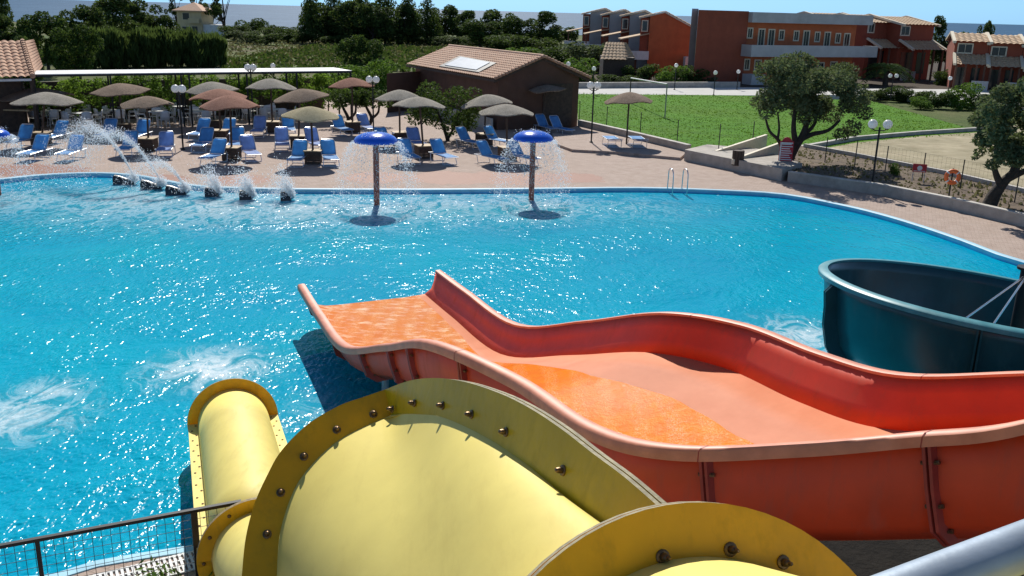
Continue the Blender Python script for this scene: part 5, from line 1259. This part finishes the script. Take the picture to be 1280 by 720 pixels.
# ================================================================== VEGETATION
def foliage(clumps, n, size, seed, mat, name, parent, up=0.0, aspect=.55, hollow=.35):
    rnd = random.Random(seed); wts = [c[3]**2.2 for c in clumps]; tot = sum(wts); mb = MB(); vs = []; fs = []
    for c, wt in zip(clumps, wts):
        m_ = max(4, int(n * wt / tot)); sq = c[4] if len(c) > 4 else .85
        for _ in range(m_):
            while True:
                x, y, z = rnd.uniform(-1, 1), rnd.uniform(-1, 1), rnd.uniform(-1, 1); q = x*x + y*y + z*z
                if q <= 1: break
            q = sqrt(q); g = (q ** hollow) / max(.05, q) * (1 + rnd.gauss(0, .07))
            p = V((c[0] + x*g*c[3], c[1] + y*g*c[3], c[2] + z*g*c[3]*sq))
            s = size * rnd.uniform(.6, 1.5)
            if up: a = V((rnd.gauss(0, 1-up), rnd.gauss(0, 1-up), 1)).normalized(); a = a * s * 2.2
            else: a = V((rnd.gauss(0, 1), rnd.gauss(0, 1), rnd.gauss(0, .75))).normalized() * s
            b = a.orthogonal().normalized(); b = (b * cos(rnd.uniform(0, 6)) + a.normalized().cross(b) * sin(rnd.uniform(0, 6)))
            b = b.normalized() * a.length * (aspect if not up else .14)
            o_ = len(vs); vs += [p - a*.5, p + b*.5 + a*.05, p + a*.5, p - b*.5 + a*.05]; fs.append((o_, o_+1, o_+2, o_+3))
    mb.v = [tuple(v) for v in vs]; mb.f = fs; mb.mi = [0]*len(fs)
    return mb.build(name, mat, parent, recalc=False)
def trunk(parent, paths, mat='bark', n=8):
    mb = MB()
    for pts, r0, r1 in paths:
        pts = cr([V(p) for p in pts], 4); m_ = len(pts); mb.tube(pts, [r0 + (r1-r0)*i/(m_-1) for i in range(m_)], n)
    return mb.build('trunk', mat, parent, True)
def proto(name, kind, seed, mat):
    """a tree about 1 m tall and 1 m wide, scaled where it is placed"""
    rnd = random.Random(seed); r = empty(name); r['category'] = 'tree'
    if kind == 'broad':
        cl = []
        for i in range(22):
            g = rnd.uniform(0, 6.28); q = sqrt(rnd.random()); z = rnd.uniform(.28, .9); rr = .36 * sqrt(max(.1, 1 - ((z - .5)/.52)**2)); cl.append((cos(g)*q*rr, sin(g)*q*rr, z, rnd.uniform(.09, .17)))
        foliage(cl, 6500, .046, seed, mat, 'crown', r)
        trunk(r, [([(0,0,0), (.01,0,.2), (.0,.02,.55)], .035, .015), ([(0,0,.2), (.12,.03,.42), (.2,.0,.6)], .02, .008), ([(0,0,.22), (-.12,-.04,.42), (-.2,.05,.62)], .02, .008)], 'bark_dark', 6)
    elif kind == 'cone':
        cl = []
        for i in range(46):
            z = .08 + .9 * (i/46); rr = .42 * (1 - z)**.75 + .03; g = i * 2.4; cl.append((cos(g)*rr*.6, sin(g)*rr*.6, z, rr*.5 + .025, .5))
        foliage(cl, 5200, .046, seed, mat, 'crown', r, hollow=.5); trunk(r, [([(0,0,0), (0,0,.5), (0,0,.95)], .03, .006)], 'bark_dark', 6)
    elif kind == 'airy':
        cl = []; tp = []
        for i in range(13):
            g = rnd.uniform(0, 6.28); q = rnd.uniform(.1, .40); z = rnd.uniform(.42, .95); c = (cos(g)*q*(1.1 - .35*z), sin(g)*q*(1.1 - .35*z), z); cl.append((*c, rnd.uniform(.06, .115)))
            tp.append(([(0,0,.15 + .2*rnd.random()), (c[0]*.5, c[1]*.5, z*.7), c], .013, .003))
        foliage(cl, 3600, .036, seed, mat, 'crown', r, hollow=.5); trunk(r, [([(0,0,0), (.02,0,.3), (.0,0,.75)], .028, .01)] + tp, 'bark_dark', 5)
    elif kind == 'bush':
        cl = [(rnd.uniform(-.34, .34), rnd.uniform(-.34, .34), rnd.uniform(.15, .75) * (1), rnd.uniform(.14, .24)) for _ in range(16)]
        cl = [(x, y, min(z, .95 - 1.3*(x*x + y*y)), q) for x, y, z, q in cl]
        foliage(cl, 3600, .062, seed, mat, 'crown', r, hollow=.4); trunk(r, [([(0,0,0), (.02,0,.3)], .03, .02)], 'bark_dark', 5)
    elif kind == 'reed':
        cl = [(rnd.uniform(-.42, .42), rnd.uniform(-.4, .4), rnd.uniform(.15, .8), rnd.uniform(.14, .2)) for _ in range(26)]
        foliage(cl, 4200, .12, seed, mat, 'crown', r, up=.72, hollow=.5); trunk(r, [([(0,0,0), (.01,0,.5)], .012, .006)], 'bark_dark', 5)
    elif kind == 'palm':
        mb = MB()
        for i in range(26):
            g = i * 2.4; el = rnd.uniform(.1, 1.2); L = .55; pts = [V((cos(g)*L*t*cos(el*(1-.3*t)), sin(g)*L*t*cos(el), .5 + L*t*sin(el) - .42*t*t)) for t in (0, .25, .5, .75, 1)]
            for a, b_ in zip(pts, pts[1:]):
                sd_ = V((-sin(g), cos(g), 0)) * .055
                for q in range(5):
                    c = a.lerp(b_, q/5)
                    for sg in (-1, 1): mb.add([c, c + sd_*sg*1.6 - V((0,0,.04)), c + sd_*sg*1.5 - V((0,0,.045)) + (b_-a)*.1, c + (b_-a)*.1], [(0,1,2,3)])
        mb.build('crown', mat, r, recalc=False); trunk(r, [([(0,0,0), (.01,0,.25), (0,0,.5)], .06, .05)], 'bark', 8)
    return r
PR = {}
for nm, kind, mats, n_ in (('broadleaf_tree', 'broad', ('leaf_dark', 'leaf_mid', 'leaf_dark'), 3), ('conifer_tree', 'cone', ('leaf_dark', 'leaf_dark'), 2), ('airy_tree', 'airy', ('leaf_dark', 'leaf_olive'), 2), ('shrub', 'bush', ('leaf_mid', 'leaf_dark', 'leaf_bright', 'leaf_olive'), 4), ('reed_clump', 'reed', ('leaf_reed', 'leaf_reed'), 2), ('palm_tree', 'palm', ('leaf_mid',), 1), ('flowering_shrub', 'bush', ('flower_red',), 1)):
    for i, m_ in enumerate(mats): PR[(nm, i)] = [proto(nm, kind, 11 + i*7 + len(nm), m_), True]
def place(nm, var, px, top, wpx, label, Y=None, base=None, group=None, zb=-.45, cat='tree'):
    if base is not None: b = P(px, base, zb)
    else: b = At(px, 100, Y); b.z = zb
    q = PR[(nm, var)]; o = q[0] if q[1] else copy_tree(q[0]); q[1] = False
    o.location = b; h_ = At(px, top, b.y).z - zb; w_ = wpx * b.y / 1120
    o.scale = (w_, w_ * .9, h_); o.rotation_euler = (0, 0, random.uniform(0, 6.28)); o['label'] = label; o['category'] = cat
    if group: o['group'] = group
    return o
T = place; TG = 'trees on the skyline behind the fields'; SG = 'shrubs along the far side of the fields'
T('broadleaf_tree', 0, 4, -22, 46, 'dark umbrella shaped tree cut by the top left corner', Y=120, group=TG)
for i, (px, top, wpx, Y, v, lab) in enumerate((
    (18, 16, 74, 92, 0, 'dark round tree above the pool bar roof'), (62, 14, 70, 84, 1, 'green bushy tree right of the pool bar roof'), (104, 4, 84, 104, 0, 'dark broad tree left of the tallest left trees'), (100, 30, 62, 74, 1, 'mid green tree in front of the left tree mass'),
    (140, -9, 92, 122, 2, 'tall dark tree topping the left skyline'), (182, -2, 74, 130, 0, 'dark tree left of the cream villa'), (212, 18, 44, 128, 2, 'lower dark tree touching the cream villa on its left'), (30, 44, 60, 66, 2, 'shaded low tree right behind the bar roof'))):
    T('broadleaf_tree', v, px, top, wpx, lab, Y=Y, group='trees of the dark mass on the left')
for i, (px, top, wpx, bs, lab) in enumerate(((140, 36, 46, 85, 'reed clump at the left end of the reed bed'), (163, 33, 44, 84, 'second reed clump, just right of the end clump'), (186, 35, 44, 84, 'reed clump below the tree left of the villa'), (208, 34, 42, 83, 'reed clump left below the cream villa'), (229, 37, 40, 83, 'reed clump straight below the cream villa'), (250, 39, 40, 83, 'reed clump right below the cream villa'), (266, 42, 32, 83, 'reed clump at the right end beside the field'), (116, 46, 50, 86, 'reed clump above the pergola left end'), (88, 52, 50, 87, 'low reed clump nearest the pool bar'))):
    T('reed_clump', i % 2, px, top, wpx, lab, base=bs, group='reed clumps of the dark reed bed', cat='reeds')
T('airy_tree', 0, 226, -14, 30, 'airy tall tree rising behind the villa roof', Y=215, group=TG); T('airy_tree', 1, 252, -12, 34, 'second airy tree rising right behind the villa roof', Y=213, group=TG)
T('airy_tree', 0, 284, -18, 56, 'airy tall tree with pale limbs right of the villa', Y=200, group=TG); T('airy_tree', 0, 270, 2, 40, 'shorter airy tree between villa and the pale limbed tree', Y=205, group=TG)
for i, (px, top, wpx, Y, v, lab) in enumerate(((296, 26, 44, 176, 1, 'dark shrub below the pale limbed airy tree'), (318, 20, 40, 185, 0, 'green shrub right of the pale limbed airy tree'), (312, 34, 38, 165, 3, 'grey green shrub lowest in the gap before the sea'), (345, 27, 44, 180, 1, 'dark shrub in the middle of the sea gap'), (362, 32, 36, 172, 0, 'shrub left of the tall conifer'), (380, 36, 40, 168, 1, 'shrub at the foot of the tall conifer'), (335, 37, 44, 160, 1, 'low shrub under the middle of the sea gap'))):
    T('shrub', v, px, top, wpx, lab, Y=Y, group=SG, cat='shrub')
for i, (px, top, wpx, Y, v, lab) in enumerate(((392, -22, 44, 172, 0, 'leftmost tall conifer beside the sea gap'), (420, -18, 54, 178, 1, 'second tall conifer right of the sea gap'), (452, -24, 56, 180, 0, 'third tall conifer on the skyline'), (482, -20, 60, 176, 1, 'fourth tall conifer, above the green field'), (510, -12, 52, 180, 0, 'fifth conifer on the skyline'), (534, -6, 50, 184, 1, 'rightmost conifer where the open sky begins'))):
    T('conifer_tree', v, px, top, wpx, lab, Y=Y, group=TG)
for i, (px, top, wpx, Y, v, lab) in enumerate(((406, 2, 60, 176, 0, 'dark tree filling between first two conifers'), (438, 0, 66, 174, 2, 'dark tree filling between second and third conifers'), (468, 2, 66, 172, 0, 'dark tree filling between third and fourth conifers'), (500, 4, 66, 178, 2, 'dark tree filling between fourth and fifth conifers'), (556, 4, 54, 190, 0, 'first rounded tree right of the conifers'), (584, 12, 50, 186, 2, 'second rounded tree right of the conifers'), (622, 10, 66, 178, 0, 'tallest rounded tree above the shed ridge left end'), (648, 20, 52, 172, 1, 'green rounded tree behind the shed ridge'), (690, 13, 66, 168, 2, 'wide rounded tree left of the terraced houses'), (600, 24, 60, 166, 1, 'lower green tree in front of the rounded skyline trees'))):
    T('broadleaf_tree', v, px, top, wpx, lab, Y=Y, group=TG)
for i, (px, top, wpx, bs, v, lab) in enumerate(((420, 41, 40, 56, 1, 'low dark shrub at left of the far field edge'), (466, 36, 44, 50, 0, 'shrub below the third conifer'), (540, 42, 40, 57, 1, 'shrub above the left end of the shed roof'), (572, 41, 36, 58, 3, 'grey green shrub above the shed roof'), (600, 42, 44, 60, 1, 'dark shrub above the shed skylight'), (632, 40, 54, 66, 0, 'green shrub above the shed ridge'), (664, 36, 66, 76, 1, 'dark shrub behind the shed gable'), (700, 52, 60, 92, 0, 'green shrub right behind the shed gable'), (740, 42, 66, 96, 3, 'grey green bushy shrub left of the garden hut'), (722, 70, 50, 106, 2, 'bright low shrub beside the road lamp'), (655, 58, 60, 84, 2, 'bright green shrub peeping over the shed ridge'))):
    T('shrub', v, px, top, wpx, lab, base=bs, group='shrubs behind the shed', cat='shrub')
T('broadleaf_tree', 1, 452, 44, 66, 'green leafy tree behind the right end of the pergola', base=112); T('shrub', 2, 425, 78, 60, 'bright shrub at the right end of the pergola roof', base=118, cat='shrub'); T('shrub', 2, 470, 70, 54, 'bright shrub between pergola and shed', base=118, cat='shrub')
for i, (px, top, wpx, bs, v, lab) in enumerate(((772, 88, 52, 111, 1, 'dark low shrub in front of the garden hut'), (800, 72, 40, 108, 1, 'dark shrub between garden hut and orange gable'), (836, 80, 42, 110, 2, 'yellow green shrub before the orange gable'), (862, 80, 46, 110, 0, 'green shrub at the left foot of the hotel wall'), (882, 92, 30, 110, 3, 'small shrub against the red hotel wall'), (905, 92, 36, 108, 1, 'dark shrub right against the red hotel wall'), (760, 97, 44, 111, 0, 'low shrub left along the road wall'))):
    T('shrub', v, px, top, wpx, lab, base=bs, group='shrubs along the road', cat='shrub')
T('flowering_shrub', 0, 808, 84, 16, 'shrub in deep pink red flower below the terraced houses', base=108, cat='shrub')
T('palm_tree', 0, 1106, 60, 62, 'dark palm between hotel and tiled end house', base=112)
T('broadleaf_tree', 2, 1171, 18, 38, 'dark tall tree between the two rows of tiled houses', Y=122); T('broadleaf_tree', 0, 1222, 23, 30, 'airy tree rising above the right row of tiled houses', Y=120); T('broadleaf_tree', 0, 1196, 38, 40, 'low dark tree behind the right row roof', Y=118)
for i, (px, top, wpx, bs, v, lab) in enumerate(((1100, 108, 30, 126, 1, 'hedge shrub nearest the olive tree'), (1122, 106, 34, 127, 0, 'hedge shrub in front of the palm'), (1148, 108, 36, 130, 1, 'hedge shrub in front of the end house'), (1172, 112, 36, 135, 0, 'hedge shrub left of the bright round shrub'), (1199, 100, 42, 136, 2, 'bright round shrub before the right houses'), (1176, 84, 26, 112, 0, 'shrub between the two rows of houses'), (1206, 86, 26, 114, 0, 'shrub before the left house of the right row'), (1250, 90, 30, 116, 1, 'dark shrub before the middle right house'), (1228, 112, 34, 138, 1, 'dark shrub left of the second olive tree'), (1150, 120, 30, 136, 2, 'low bright shrub at the lawn back edge'), (1272, 104, 44, 132, 0, 'shrub behind the crown of the second olive tree'))):
    T('shrub', v, px, top, wpx, lab, base=bs, group='shrubs before the tiled houses', cat='shrub')
T('shrub', 2, 1117, 203, 15, 'small yellow green shrub in the bed beside the leaning lamp', base=219, zb=.3, cat='shrub')
# shed bush
b = P(560, 176); r = empty('shed_bush', b); tag(r, 'dark green spreading bush in front of the shed long wall', 'bush'); k_ = b.y / 1110
rnd = random.Random(5); zt = At(560, 98, b.y).z
foliage([(rnd.uniform(-36, 34)*k_, rnd.uniform(-.8, .9), rnd.uniform(.8, zt - .55), rnd.uniform(.35, .6)) for _ in range(22)], 5200, .13, 5, 'leaf_mid', 'crown', r); trunk(r, [([(0,0,0), (-.2,0,.6), (-.5,0,1.4)], .1, .04), ([(0,0,.1), (.3,.1,.7), (.6,0,1.5)], .07, .03)], 'bark_dark')
for i, (px, py, top, lab) in enumerate(((432, 158, 112, 'gnarled young tree left of the twin globe lamp'), (461, 157, 112, 'gnarled young tree behind the twin globe lamp'))):
    b = P(px, py); r = empty('young_tree', b); tag(r, lab, 'tree', 'gnarled young trees beside the pergola'); zt = At(px, top, b.y).z; rnd = random.Random(i)
    trunk(r, [([(0,0,0), (.15,0,.4), (-.1,.1,.9), (-.3,0,1.4)], .11, .05), ([(.12,0,.35), (.5,.1,.7), (.55,0,1.3)], .08, .04)], 'bark_dark')
    foliage([(rnd.uniform(-.9, .9), rnd.uniform(-.7, .7), rnd.uniform(1.2, zt - .3), rnd.uniform(.3, .5)) for _ in range(12)], 2400, .12, i, 'leaf_mid', 'crown', r)
# vines behind the pergola
for i in range(9):
    t = -.02 + i * .125; q = e0_ + pd * PL * t + pn * 2.9; r = empty('vine', (q.x, q.y, 0)); rnd = random.Random(40 + i); tag(r, ('bright green vine at position behind pergola'), 'vine', 'bright vines along the back of the pergola')
    r['label'] = ['vine at the bar end of the pergola', 'vine behind the large grey parasol', 'vine behind the large brown parasol', 'vine behind the first lamp', 'vine behind the three stacked parasols', 'vine right of the stacked parasols', 'vine behind the pergola edge parasol', 'vine behind the tilted brown parasol', 'vine at the tree end of the pergola'][i] + ', bright green leaves'
    foliage([(rnd.uniform(-1.1, 1.1)*pd.x, rnd.uniform(-1.1, 1.1)*pd.y, rnd.uniform(1.1, 2.3), rnd.uniform(.25, .5)) for _ in range(14)] + [(rnd.uniform(-1, 1), 0, rnd.uniform(.3, 1.2), .25) for _ in range(4)], 2300, .13, 40+i, 'leaf_vine' if i % 3 else 'leaf_bright', 'leaves', r); trunk(r, [([(0,0,0), (.05,0,.8), (.1,.0,1.9)], .04, .02)], 'bark')
mb = MB(); q0, q1 = e0_ + pn*4.4, e1_ + pn*4.4; mb.ext([V((q0.x, q0.y, -.4)), V((q1.x, q1.y, -.4)), V((q1.x, q1.y, 2.0)), V((q0.x, q0.y, 2.0))], pn*.15); tag(mb.build('boundary_wall', 'wood_dark'), 'long dark boundary wall behind the vines', 'wall')
# the two olive trees
def olive(base, label, limbs, clumps, n, seed, scale_px):
    b = P(base[0], base[1], .3); r = empty('olive_tree', b); tag(r, label, 'tree', 'olive trees in the planting bed'); Y = b.y; kx = Y / 1110
    loc = lambda x, y, d=0: At(x, y, Y + d) - b
    trunk(r, [([loc(*p) for p in pts], r0, r1) for pts, r0, r1 in limbs], 'bark_dark', 9)
    rnd = random.Random(seed); cl = []
    for x, y, d, rr in clumps: c = loc(x, y, d); cl.append((c.x, c.y, c.z, rr*kx))
    foliage(cl, n, .135, seed, 'leaf_olive', 'crown', r, aspect=.42, hollow=.55)
rnd = random.Random(3); cl = []
for _ in range(58):
    g = rnd.uniform(0, 6.28); q = sqrt(rnd.random()); x = 1011 + cos(g)*q*62; y = 112 + sin(g)*q*34 + .10*(x - 1011)
    cl.append((x, y, rnd.uniform(-1.7, 1.7), rnd.uniform(9, 17)))
cl += [(1066, 160, 0, 12), (1052, 168, .4, 10), (958, 140, -.3, 10), (1080, 140, .2, 11), (948, 128, .3, 10), (1084, 122, 0, 10)]
olive((983, 204), 'broad olive tree with several dark limbs beside the rules board',
      [([(983, 206), (988, 194), (994, 184), (1003, 170), (1010, 150)], .26, .10), ([(988, 194), (994, 180), (992, 160), (994, 135)], .17, .07), ([(998, 176), (1015, 168), (1035, 163), (1050, 150)], .12, .05), ([(982, 200), (978, 186), (972, 174), (962, 164), (957, 148)], .10, .04), ([(1003, 170), (1018, 155), (1022, 130)], .10, .04), ([(972, 174), (974, 160), (972, 140)], .06, .03)], cl, 24000, 3, 1)
cl = []
for _ in range(58):
    g = rnd.uniform(0, 6.28); q = sqrt(rnd.random()); cl.append((1284 + cos(g)*q*62, 155 + sin(g)*q*50, rnd.uniform(-1.8, 1.8), rnd.uniform(8, 15)))
cl += [(1226, 175, 0, 9), (1222, 150, .3, 10), (1232, 128, .2, 11), (1240, 205, -.4, 8), (1225, 190, .2, 7), (1246, 190, .3, 9), (1262, 120, 0, 12), (1220, 196, 0, 5)]
olive((1238, 258), 'olive tree with a leaning forked trunk at the right edge',
      [([(1236, 258), (1242, 245), (1248, 236), (1256, 226), (1268, 214), (1276, 196)], .24, .10), ([(1252, 232), (1246, 220), (1243, 205), (1246, 180)], .13, .05), ([(1262, 222), (1278, 215), (1296, 208)], .13, .07), ([(1258, 226), (1266, 210), (1268, 180)], .10, .04)], cl, 20000, 8, 1)
# shrubs by the near railing
for i, (px, py, z, lab) in enumerate(((206, 716, .25, 'sprigs of green shrub in front of the grate'), (282, 712, .5, 'leafy green shrub beside the small yellow ring flange'))):
    b = P(px, py, z); r = empty('near_shrub', (b.x, b.y, 0)); tag(r, lab, 'shrub'); rnd = random.Random(60 + i)
    foliage([(rnd.uniform(-.3, .3), rnd.uniform(-.15, .15), z + rnd.uniform(-.25, .0), rnd.uniform(.10, .17)) for _ in range(9)], (420, 900)[i], .075, 60+i, 'leaf_bright', 'leaves', r, aspect=.28); trunk(r, [([(0,0,0), (0,0,z)], .02, .01)])

# grass: lawn blades and tall field grass
def scatter(name, poly, z, n, hgt, wd, mat, label, seed):
    rnd = random.Random(seed); xs = [p.x for p in poly]; ys = [p.y for p in poly]; mb = MB(); m_ = 0
    def inside(x, y):
        c = False; j = len(poly) - 1
        for i in range(len(poly)):
            a, b_ = poly[i], poly[j]
            if (a.y > y) != (b_.y > y) and x < (b_.x - a.x) * (y - a.y) / (b_.y - a.y) + a.x: c = not c
            j = i
        return c
    while m_ < n:
        x, y = rnd.uniform(min(xs), max(xs)), rnd.uniform(min(ys), max(ys))
        if not inside(x, y): continue
        h_ = hgt * rnd.uniform(.5, 1.5) * (.6 + .8*mnoise.noise(V((x*.4, y*.4, 0)))); g = rnd.uniform(0, pi); d = V((cos(g), sin(g), 0)) * wd; l_ = V((rnd.gauss(0, .4), rnd.gauss(0, .4), 1)) * max(.02, h_); p = V((x, y, z)); m_ += 1
        mb.add([p - d, p + d, p + d*.6 + l_, p - d*.6 + l_*.9], [(0,1,2,3)])
    o = mb.build(name, mat, None, recalc=False); tag(o, label, 'grass', kind='stuff')
scatter('lawn_grass', [q + V((0,0,0)) for q in lawn_poly], -.02, 9000, .04, .05, 'grass_blade', 'bright green mown grass of the lawn', 1)
scatter('field_grass', [P(276, 82, -.45), P(470, 82, -.45), P(640, 58, -.45), P(480, 46, -.45), P(290, 46, -.45)], -.45, 5000, .35, .2, 'leaf_dry', 'dry and green tufts over the far field', 2)
scatter('meadow_grass', [P(276, 90, -.45), P(520, 90, -.45), P(560, 60, -.45), P(400, 55, -.45), P(276, 76, -.45)], -.45, 5000, .4, .2, 'leaf_mid', 'green weeds over the near side of the far field', 4)

scatter('bed_grass', [q + V((0, .25, 0)) for q in bed_in[:5]] + bed_out[1:], .30, 900, .10, .05, 'leaf_dry', 'dry weeds and litter on the soil of the planting bed', 6)
